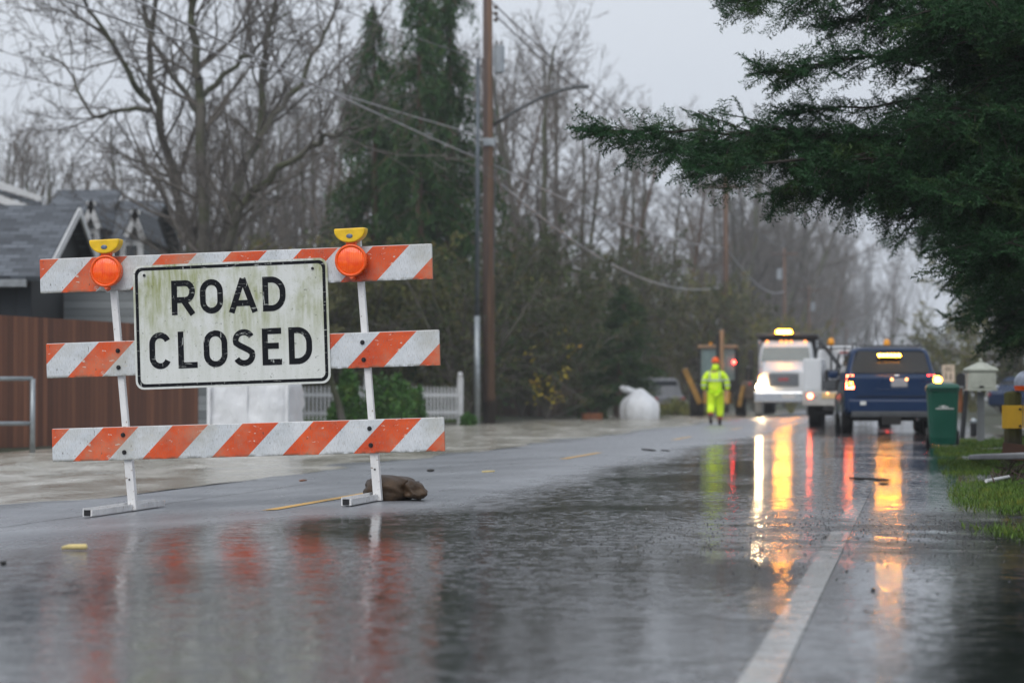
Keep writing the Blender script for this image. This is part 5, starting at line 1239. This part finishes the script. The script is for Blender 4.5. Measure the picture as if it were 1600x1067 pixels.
MB().tube([(-.12, 1.2, .86), (-.12, 1.2, 1.9)], .02, 6).build("upright_bar", M['black_metal'], ut); MB().tube([(-.42, 1.9, .86), (-.28, 2.0, 1.75)], .03, 6).build("upright_bar", M['black_metal'], ut)
MB().tube([(.30, 2.6, 1.9), (.42, 2.7, 2.45)], [.012, .006], 5).build("whip_antenna", M['under'], ut)
MB().box((-.35, 1.0, 1.1), (.42, 1.2, .5)).build("equipment_box", M['under'], ut, bevel=.05)
blob("white_sack", (.19, .2, .16), M['bag'], 5, parent=ut, loc=(.02, .55, 1.33), n=24, m=14); blob("white_sack", (.15, .2, .11), M['bag'], 6, parent=ut, loc=(-.36, .55, 1.18), n=24, m=14)
MB().tube([(-.36, .2, 1.1), (-.42, .1, .95), (-.40, -.02, .85)], .012, 5).tube([(.0, .2, 1.1), (-.08, .05, .95), (-.06, -.02, .82)], .012, 5).build("hanging_strap", M['under'], ut)

# ---- white dump truck facing the camera
dp_ = pgl(1224, 93.5); dt = empty("dump_truck", dp_, -YAW, "white dump truck facing the camera with one headlight and its amber roof beacon lit", "dump truck"); dt.location.z = .02
MB().box((0, .10, .70), (2.30, .24, .42)).build("bumper", M['chrome'], dt, bevel=.05); MB().box((.2, -.03, .73), (.5, .02, .15)).build("number_plate", pm("plate_white", (.55, .53, .5), .4, 0, .2, 30), dt)
hood = MB().loft([[(x, .18, z) for x, z in ((-.98, .92), (.98, .92), (1.0, 1.35), (.80, 1.68), (.6, 1.74), (-.6, 1.74), (-.80, 1.68), (-1.0, 1.35))], [(x, 1.0, z) for x, z in ((-1.05, .92), (1.05, .92), (1.08, 1.45), (.85, 1.95), (.65, 2.02), (-.65, 2.02), (-.85, 1.95), (-1.08, 1.45))], [(x, 1.9, z) for x, z in ((-1.08, .92), (1.08, .92), (1.08, 1.5), (.95, 2.08), (.8, 2.14), (-.8, 2.14), (-.95, 2.08), (-1.08, 1.5))]]).build("bonnet", M['white_paint'], dt, bevel=.04)
gr2 = MB().box((0, .16, 1.37), (1.16, .06, .50)).build("grille", M['grey_plastic'], dt, bevel=.02)
for i in range(5): MB().box((0, .12, 1.18 + .095*i), (1.10, .03, .022)).build("grille_bar", M['chrome'], gr2)
m = MB()
def letters_flat(m_, txt, x0, z0, hh, ww, gap, y, stk):
    global STK
    old = STK; STK = stk
    for i, ch in enumerate(txt):
        if ch == 'G': ps = [(arc(ww/2, hh/2, ww/2-stk/2, hh/2-stk/2, 40, 320), False), ([(ww*.95, hh*.42), (ww*.5, hh*.42)], False)]
        elif ch == 'M': ps = [([(0, 0), (0, hh)], False), ([(0, hh), (ww/2, hh*.3)], False), ([(ww/2, hh*.3), (ww, hh)], False), ([(ww, hh), (ww, 0)], False)]
        else: ps = glyph(ch, ww, hh)
        for k, (p_, c_) in enumerate(ps): stroke(m_, p_, c_, x0 + i*(ww+gap), z0, stk, y - .0004*k)
    STK = old
letters_flat(m, "GMC", -.20, 1.33, .12, .115, .03, .098, .03); m.build("grille_lettering", pm("red_enamel", (.45, .01, .015), .35), gr2)
M['lens_clear'] = pm("clear_lamp_lens", (.45, .46, .48), .1, 0, .2, 9)
disc(dt, "headlight", M['e_head'], (-.92, .06, 1.10), .115, th=.05); disc(dt, "turn_signal", M['e_turn'], (-.86, .10, 1.47), .055, th=.03); disc(dt, "headlight", M['lens_clear'], (.92, .06, 1.10), .115, th=.05)
ca = MB().loft([cab_ring(1.05, 1.75, 3.6, 1.0, .1), cab_ring(1.06, 1.80, 3.6, 2.08, .12), cab_ring(1.0, 2.10, 3.6, 2.62, .12), cab_ring(.95, 2.3, 3.55, 2.86, .15), cab_ring(.7, 2.6, 3.4, 2.95, .15)]).build("cab", M['white_paint'], dt)
panel(dt, "windscreen", M['glass_pale'], [(-.98, 1.80, 2.12), (.98, 1.80, 2.12), (.90, 2.10, 2.66), (-.90, 2.10, 2.66)], .03)
MB().box((.72, 2.3, 2.30), (.22, .2, .25)).build("driver_vest", pm("hi_vis_lime", (.45, .75, .04), .6), dt)
for s in (-1, 1):
    MB().tube([(s*1.05, 1.9, 1.9), (s*1.32, 1.8, 2.0)], .02, 6).build("mirror_arm", M['black_metal'], dt); MB().box((s*1.36, 1.78, 2.25), (.20, .10, .62)).build("wing_mirror", M['black_metal'], dt, bevel=.03)
    wheel(dt, s*1.0, 1.0, .50, .28); wheel(dt, s*.95, 5.6, .50, .5); wheel(dt, s*.95, 6.9, .50, .5)
    MB().tube([(s*1.12, 1.0, .52), (s*.85, 1.0, .52)], .60, 20).build("wheel_arch", M['dirty_white'], dt)
    MB().tube([(s*1.14, 3.75, .9), (s*1.14, 3.75, 3.0)], .07, 10).build("exhaust_stack", M['chrome'], dt)
for x in (-.75, -.2, 0, .2, .75): disc(dt, "marker_lamp", M['e_amber_lo'], (x, 2.26, 2.90), .045, th=.06)
bed = MB().box((0, 6.0, 2.15), (2.44, 4.3, 1.7)).build("dump_bed", pm("dark_grey_dump_bed", (.07, .07, .075), .6, 0, .3, 3), dt, bevel=.03)
MB().box((0, 3.2, 3.17), (2.44, 1.6, .10)).build("cab_shield", M['grey_plastic'], dt, bevel=.02); MB().box((0, 3.95, 2.6), (2.40, .08, 1.1)).build("bed_front", M['grey_plastic'], dt)
for s in (-1, 1): MB().box((s*1.19, 6, 3.06), (.07, 4.35, .16)).build("bed_rail", M['grey_plastic'], dt)
MB().box((0, 4.5, .85), (1.0, 6.6, .35)).build("chassis", M['under'], dt)
lbx = MB().box((-.10, 2.42, 3.17), (.66, .24, .10)).build("light_bar_base", M['black_metal'], dt); MB().box((-.10, 2.40, 3.28), (.60, .20, .14)).build("roof_beacon", M['e_amber'], dt, bevel=.05)

# ---- yellow backhoe
bp2 = pgl(1121, 97.5); bh = empty("backhoe", bp2, -YAW + .05, "muddy yellow digger with black cab parked behind the worker, arm folded upright", "digger")
M['digger_yellow'] = pm("worn_digger_yellow", (.27, .15, .025), .55, 0, .35, 3); M['digger_tan'] = pm("sun_faded_tan_roof", (.26, .16, .09), .55, 0, .2, 3); M['cab_glass'] = pm("greenish_cab_glass", (.15, .22, .22), .1, 0, .25, 2)
MB().box((0, 1.4, 2.86), (1.62, 1.9, .13)).build("cab_roof", M['digger_tan'], bh, bevel=.04)
for x in (-.74, .74):
    for y in (.55, 2.25): MB().box((x, y, 2.0), (.10, .10, 1.65)).build("cab_pillar", M['under'], bh)
MB().box((0, .60, 2.0), (1.4, .03, 1.6)).build("rear_window", M['cab_glass'], bh); MB().box((0, 1.4, 1.25), (1.5, 1.8, .5)).build("cab_base", M['under'], bh, bevel=.03)
MB().box((0, 3.2, 1.15), (1.1, 2.2, .75)).build("engine_cover", M['digger_yellow'], bh, bevel=.06); MB().box((0, .9, .8), (1.1, 3.0, .5)).build("chassis", M['digger_yellow'], bh, bevel=.03)
for s in (-1, 1): wheel(bh, s*.92, .95, .68, .44); wheel(bh, s*.85, 3.7, .45, .32)
bm1 = MB().box((.08, -.35, 1.95), (.24, .30, 2.9), rx=-.10).build("boom", M['under'], bh, bevel=.04); MB().box((.20, -.62, 2.55), (.16, .20, 1.9), rx=.06).build("dipper_arm", M['digger_tan'], bh, bevel=.03)
MB().prism([(-.5, 0), (-.35, .5), (.1, .55), (.15, .1)], 'x', -.1, .5).build("bucket", M['digger_yellow'], bh, loc=(0, -.7, .55), bevel=.03)
MB().box((-1.0, -.2, 1.25), (.22, .22, 1.55), ry=-.42).build("stabiliser_leg", M['digger_yellow'], bh, bevel=.03); MB().box((.95, .1, .85), (.18, .2, .9), ry=.2).build("stabiliser_leg", M['digger_yellow'], bh, bevel=.03)
disc(bh, "tail_lamp", M['e_red'], (.66, .45, 2.23), .06); MB().tube([(-.3, 1, 2.9), (-.3, 1, 3.05)], .06, 8).build("roof_beacon", M['amber_plastic'], bh)
MB().box((1.25, 1.1, 1.75), (.30, .25, .65)).build("mirror_housing", M['black_metal'], bh, bevel=.06)
MB().box((1.25, .6, 1.1), (.55, .8, .75)).build("side_tank", pm("mud_brown_steel", (.10, .075, .06), .6, 0, .3, 5), bh, bevel=.08); disc(bh, "reflector", pm("red_reflector", (.5, .03, .03), .3), (1.30, .18, 1.35), .06)

# ---- parked vehicles far behind
def simple_car(name, px, D, rot, mat, label, cat, H=1.45, L=4.3):
    p = pgl(px, D); r = empty(name, p, rot, label, cat); r.location.z = gz(ST(p)[0])
    MB().loft([xsec(.80, 0, .38, .80, .03, .05), xsec(.86, .15, .3, .95, .04), xsec(.87, L*.5, .28, .95, .05), xsec(.86, L*.85, .3, .88, .08), xsec(.76, L, .4, .75, .08)]).build("body", mat, r, bevel=.02)
    MB().loft([cab_ring(.80, .25, L*.72, .90), cab_ring(.72, .6, L*.62, H-.1), cab_ring(.62, .75, L*.56, H)]).build("cabin", mat, r)
    for s in (-1, 1):
        q = [(s*.79, .55, 1.0), (s*.79, L*.64, 1.0), (s*.725, L*.58, H-.16), (s*.725, .75, H-.16)]; panel(r, "side_window", M['glass'], q if s > 0 else q[::-1], .014)
        for y in (L*.19, L*.81): wheel(r, s*.78, y, .32, .2)
    panel(r, "rear_window", M['glass'], [(-.66, .36, 1.0), (.66, .36, 1.0), (.6, .57, H-.16), (-.6, .57, H-.16)], .02); panel(r, "windscreen", M['glass'], [(.66, L*.69, 1.0), (-.66, L*.69, 1.0), (-.6, L*.625, H-.16), (.6, L*.625, H-.16)], .02)
    for s in (-1, 1): MB().box((s*.68, .02, .78), (.2, .06, .13)).build("tail_lamp", pm("unlit_tail_lamp", (.25, .02, .02), .3), r)
    return r
simple_car("parked_car", 1560, 92, -1.25, M['blue_paint'], "dark blue car parked far behind the cream letterbox", "car")
simple_car("parked_van", 1046, 112, .35, pm("silver_grey_paint", (.13, .135, .145), .4, 0, .1, 3), "silver grey van parked beyond the pale tied bulk bag", "van", 1.75, 4.6)
simple_car("parked_car", 318, 88, .6, M['white_paint'], "small white car half hidden behind the square bulk bag and fence end", "car", 1.5)
simple_car("parked_car", 905, 108, 1.4, M['grey_plastic'], "dark grey car parked beyond the low hedge and orange crate", "car")

# ================================================================== WORKER walking away
def skin_mesh(name, joints, edges, mat, parent, sub=2, root=0):
    me = bpy.data.meshes.new(name); me.from_pydata([j[0] for j in joints], edges, []); o = link(name, me, parent, mat)
    sk = o.modifiers.new("skin", 'SKIN'); sk.use_smooth_shade = True; sk.branch_smoothing = .6
    if not me.skin_vertices: bpy.context.view_layer.objects.active = o
    for i, j in enumerate(joints):
        r_ = j[1]; me.skin_vertices[0].data[i].radius = r_ if hasattr(r_, '__len__') else (r_, r_); me.skin_vertices[0].data[i].use_root = (i == root)
    ss_ = o.modifiers.new("sub", 'SUBSURF'); ss_.levels = sub; ss_.render_levels = sub
    dg = bpy.context.evaluated_depsgraph_get(); dg.update(); ev = bpy.data.meshes.new_from_object(o.evaluated_get(dg)); o.modifiers.clear(); o.data = ev
    if not ev.materials: ev.materials.append(mat)
    ev.polygons.foreach_set("use_smooth", [True] * len(ev.polygons)); return o
wp = GS(1118, 664.5); wk = empty("person", wp, -YAW - .03, "person in lime yellow hi-vis rain suit and orange hat walking away down the road", "person")
M['skin'] = pm("skin", (.42, .24, .17), .5, 0, .08, 20)
def hv():
    g = NG("lime_hi_vis_fabric"); f = g.noise(7, 4, None, .6)
    g.set(col=g.ramp(f, [(.3, (.58, .88, .010)), (.7, (.74, 1.0, .015))]), rough=.6, emit=(.5, .9, .02), estr=.0, normal=g.bump(g.noise(9, 4, g.obj((1, 1, .6))), .8, .03)); return g.m
M['hv'] = hv(); M['reflective'] = pm("silver_reflective_tape", (.50, .55, .50), .3, .2, .15, 20); M['hat'] = pm("orange_knit_hat", (.85, .12, .01), .7, 0, .15, 40, .003); M['boot'] = pm("dark_rubber_boot", (.035, .022, .018), .4, 0, .3, 14); M['boot_red'] = pm("reddish_boot_cuff", (.35, .06, .05), .5)
# x right, y forward (away), z up; right foot forward, left foot trailing with heel raised
J = [((0, 0, .98), (.115, .085)), ((0, .01, 1.14), (.12, .085)), ((0, .0, 1.34), (.14, .095)), ((0, 0, 1.46), (.085, .065)), ((0, .015, 1.56), .055), ((0, .03, 1.64), (.070, .080)), ((0, .025, 1.735), (.070, .082)),
     ((-.19, 0, 1.39), .055), ((-.27, -.03, 1.16), .046), ((-.285, .04, .93), .030), ((-.285, .06, .87), (.018, .034)),
     ((.19, 0, 1.39), .055), ((.28, .03, 1.16), .046), ((.30, .02, .92), .030), ((.30, .02, .86), (.018, .034)),
     ((-.09, 0, .90), .08), ((-.11, .04, .52), .062), ((-.10, -.24, .22), .042), ((-.10, -.20, .10), .035), ((-.10, -.10, .035), .03),
     ((.09, 0, .90), .08), ((.10, .12, .50), .062), ((.095, .10, .10), .042), ((.10, .20, .035), .034)]
E = [(0,1),(1,2),(2,3),(3,4),(4,5),(5,6),(2,7),(7,8),(8,9),(9,10),(2,11),(11,12),(12,13),(13,14),(0,15),(15,16),(16,17),(17,18),(18,19),(0,20),(20,21),(21,22),(22,23)]
def fingers(base_i, sgn):
    hx, hy, hz2 = J[base_i][0]
    for k, (dy, ln) in enumerate(((.028, .075), (.009, .085), (-.010, .078), (-.028, .062))):
        a = len(J); J.append(((hx, hy + dy, hz2 - .035), .0095)); J.append(((hx - sgn*.010, hy + dy, hz2 - .035 - ln*.5), .0085)); J.append(((hx - sgn*.030, hy + dy*.9, hz2 - .035 - ln*.9), .007)); E.extend([(base_i, a), (a, a+1), (a+1, a+2)])
    a = len(J); J.append(((hx - sgn*.012, hy + .045, hz2 + .005), .011)); J.append(((hx - sgn*.026, hy + .060, hz2 - .035), .009)); E.extend([(base_i, a), (a, a+1)])
fingers(10, -1); fingers(14, 1)
skin_mesh("body", J, E, M['skin'], wk)
# face details so that the head is a head from in front too
MB().ball((0, .118, 1.665), .016, 8, 6, (.8, 1.2, 1.4)).build("nose", M['skin'], wk, smooth=True)
for s in (-1, 1): MB().ball((s*.078, .03, 1.67), .022, 8, 6, (.4, .8, 1.3)).build("ear", M['skin'], wk, smooth=True)
for s in (-1, 1): MB().ball((s*.03, .100, 1.70), .010, 8, 6).build("eye", M['under'], wk, smooth=True)
MB().box((0, .108, 1.625), (.045, .01, .008)).build("mouth", pm("lips", (.35, .12, .10), .5), wk)
JJ = [((0, 0, .80), (.225, .165)), ((0, .0, 1.08), (.23, .17)), ((0, .0, 1.30), (.235, .165)), ((0, 0, 1.46), (.17, .125)), ((0, .01, 1.56), (.10, .095)),
      ((-.21, 0, 1.41), .098), ((-.30, -.03, 1.16), .085), ((-.315, .035, .945), .068), ((.21, 0, 1.41), .098), ((.305, .03, 1.16), .085), ((.325, .02, .935), .068)]
jk = skin_mesh("jacket", JJ, [(0,1),(1,2),(2,3),(3,4),(2,5),(5,6),(6,7),(2,8),(8,9),(9,10)], M['hv'], wk)
TJ = [((0, 0, .96), (.18, .14)), ((-.10, 0, .86), .135), ((-.115, .02, .52), .118), ((-.11, -.17, .30), .108), ((.10, 0, .86), .135), ((.105, .11, .50), .118), ((.105, .11, .20), .104)]
tro = skin_mesh("trousers", TJ, [(0,1),(1,2),(2,3),(0,4),(4,5),(5,6)], M['hv'], wk)
for nm, bj in (("boot", [((-.105, -.20, .30), .060), ((-.10, -.25, .17), .052), ((-.10, -.21, .10), .045), ((-.10, -.09, .045), .040)]), ("boot", [((.10, .11, .20), .060), ((.10, .105, .07), .052), ((.10, .16, .045), .045), ((.10, .26, .04), .038)])):
    bo = skin_mesh(nm, bj, [(0,1),(1,2),(2,3)], M['boot'], wk); x, y, z = bj[0][0]; MB().tube([(x, y - .01, z - .03), (x, y, z + .03)], .075, 14).build("boot_cuff", M['boot_red'], bo, smooth=True)
MB().ball((0, .022, 1.71), .108, 18, 10, (.92, 1.02, 1.0), -.25).build("hat", M['hat'], wk, smooth=True); MB().tube([(0, .022, 1.675), (0, .022, 1.715)], .108, 18).build("hat_brim", M['hat'], wk, smooth=True)
MB().tube([(0, .005, 1.46), (0, .01, 1.54), (0, .02, 1.61)], [.12, .100, .084], 16).build("collar", M['hv'], jk, smooth=True)
def band(par, c, rx, ry, z, h=.05, tilt=0):
    rings = [[(c[0] + rx*math.cos(6.2832*k/28), c[1] + ry*math.sin(6.2832*k/28), zz) for k in range(28)] for zz in (z - h/2, z + h/2)]; MB().loft(rings, cap=False).build("reflective_tape", M['reflective'], par, smooth=True)
band(jk, (0, 0), .248, .184, 1.20, .045); band(jk, (-.307, -.002), .090, .090, 1.07, .04); band(jk, (.315, .025), .090, .090, 1.07, .04); band(jk, (-.29, -.02), .092, .092, 1.21, .04); band(jk, (.298, .02), .092, .092, 1.21, .04)
for s in (-1, 1): MB().box((s*.135, -.166, 1.33), (.035, .008, .24), rx=.08).build("reflective_tape", M['reflective'], jk)

wk.scale = (1.0, 1.05, 1.0)
# ================================================================== LITTER ON THE ROAD
M['foam'] = pm("yellow_foam", (.62, .50, .22), .7, 0, .2, 20, .002); M['dark_litter'] = pm("wet_black_bark", (.02, .018, .016), .5, 0, .4, 20)
a, b = GS(98, 860), GS(133, 860)
o = MB().tube([a + Vector((0, 0, .012)), a + (b-a)*.3 + Vector((0, 0, .017)), b + Vector((0, 0, .017)), b + (b-a)*.05 + Vector((0, 0, .012))], [.008, .012, .013, .007], 10).build("foam_piece", M['foam'], smooth=True); tag(o, "yellow foam stick lying on the wet road at the lower left", "litter")
def stick(x0, y0, x1, y1, r_, label, mat='dark_litter', cat="stick", name="stick"):
    a, b = GS(x0, y0), GS(x1, y1); mid = (a + b)/2 + Vector((0, .02, r_*.6)); o = MB().tube([a + Vector((0, 0, r_*.8)), mid, b + Vector((0, 0, r_*.8))], [r_*.6, r_, r_*.5], 7).build(name, M[mat], smooth=True); tag(o, label, cat)
stick(1327, 748, 1391, 751, .013, "long black stick lying across the white edge line")
stick(1003, 703, 1024, 705, .016, "black bark strip on the road left of the green reflection")
stick(1033, 704, 1046, 705, .011, "short grey bark chip just right of the black bark strip")
stick(1375, 757, 1388, 757, .011, "stubby black stick in front of the long stick", )
stick(668, 737, 678, 736.5, .018, "small black lump on the road right of the sandbag"); stick(637, 754, 655, 754, .010, "thin dark leaf strip behind the right of the sandbag")
stick(753, 738, 773, 737, .010, "pale yellow scrap on the road right of the small black lump", 'foam', 'litter', 'litter_scrap')
stick(468, 752, 479, 751, .010, "tiny orange scrap floating left of the right post", 'orange_wood', 'litter', 'litter_scrap')
stick(222, 734, 232, 733, .02, "tiny blue scrap floating in the brown water by the left post", 'blue_scrap' if 'blue_scrap' in M else 'solar', 'litter', 'litter_scrap')
stick(2, 882, 8, 881, .010, "small dark pebble at the left picture edge", cat="pebble", name="pebble")
stick(1362, 923, 1368, 922, .006, "small dark pebble right of the white line near the camera", cat="pebble", name="pebble")

# ================================================================== RAIN MIST
def haze():
    g = bpy.data.materials.new("rain_mist"); g.use_nodes = True; t = g.node_tree; t.nodes.clear(); out = t.nodes.new("ShaderNodeOutputMaterial"); v = t.nodes.new("ShaderNodeVolumePrincipled")
    v.inputs['Color'].default_value = (.80, .82, .86, 1); v.inputs['Density'].default_value = HAZE; v.inputs['Anisotropy'].default_value = .2; t.links.new(v.outputs[0], out.inputs['Volume'])
    o = MB().box((0, 295, 20.5), (1300, 670, 44)).build("haze", g); tag(o, "thin grey rain mist hanging in the air over the road", "mist", kind='stuff')
HAZE = .00065
haze()
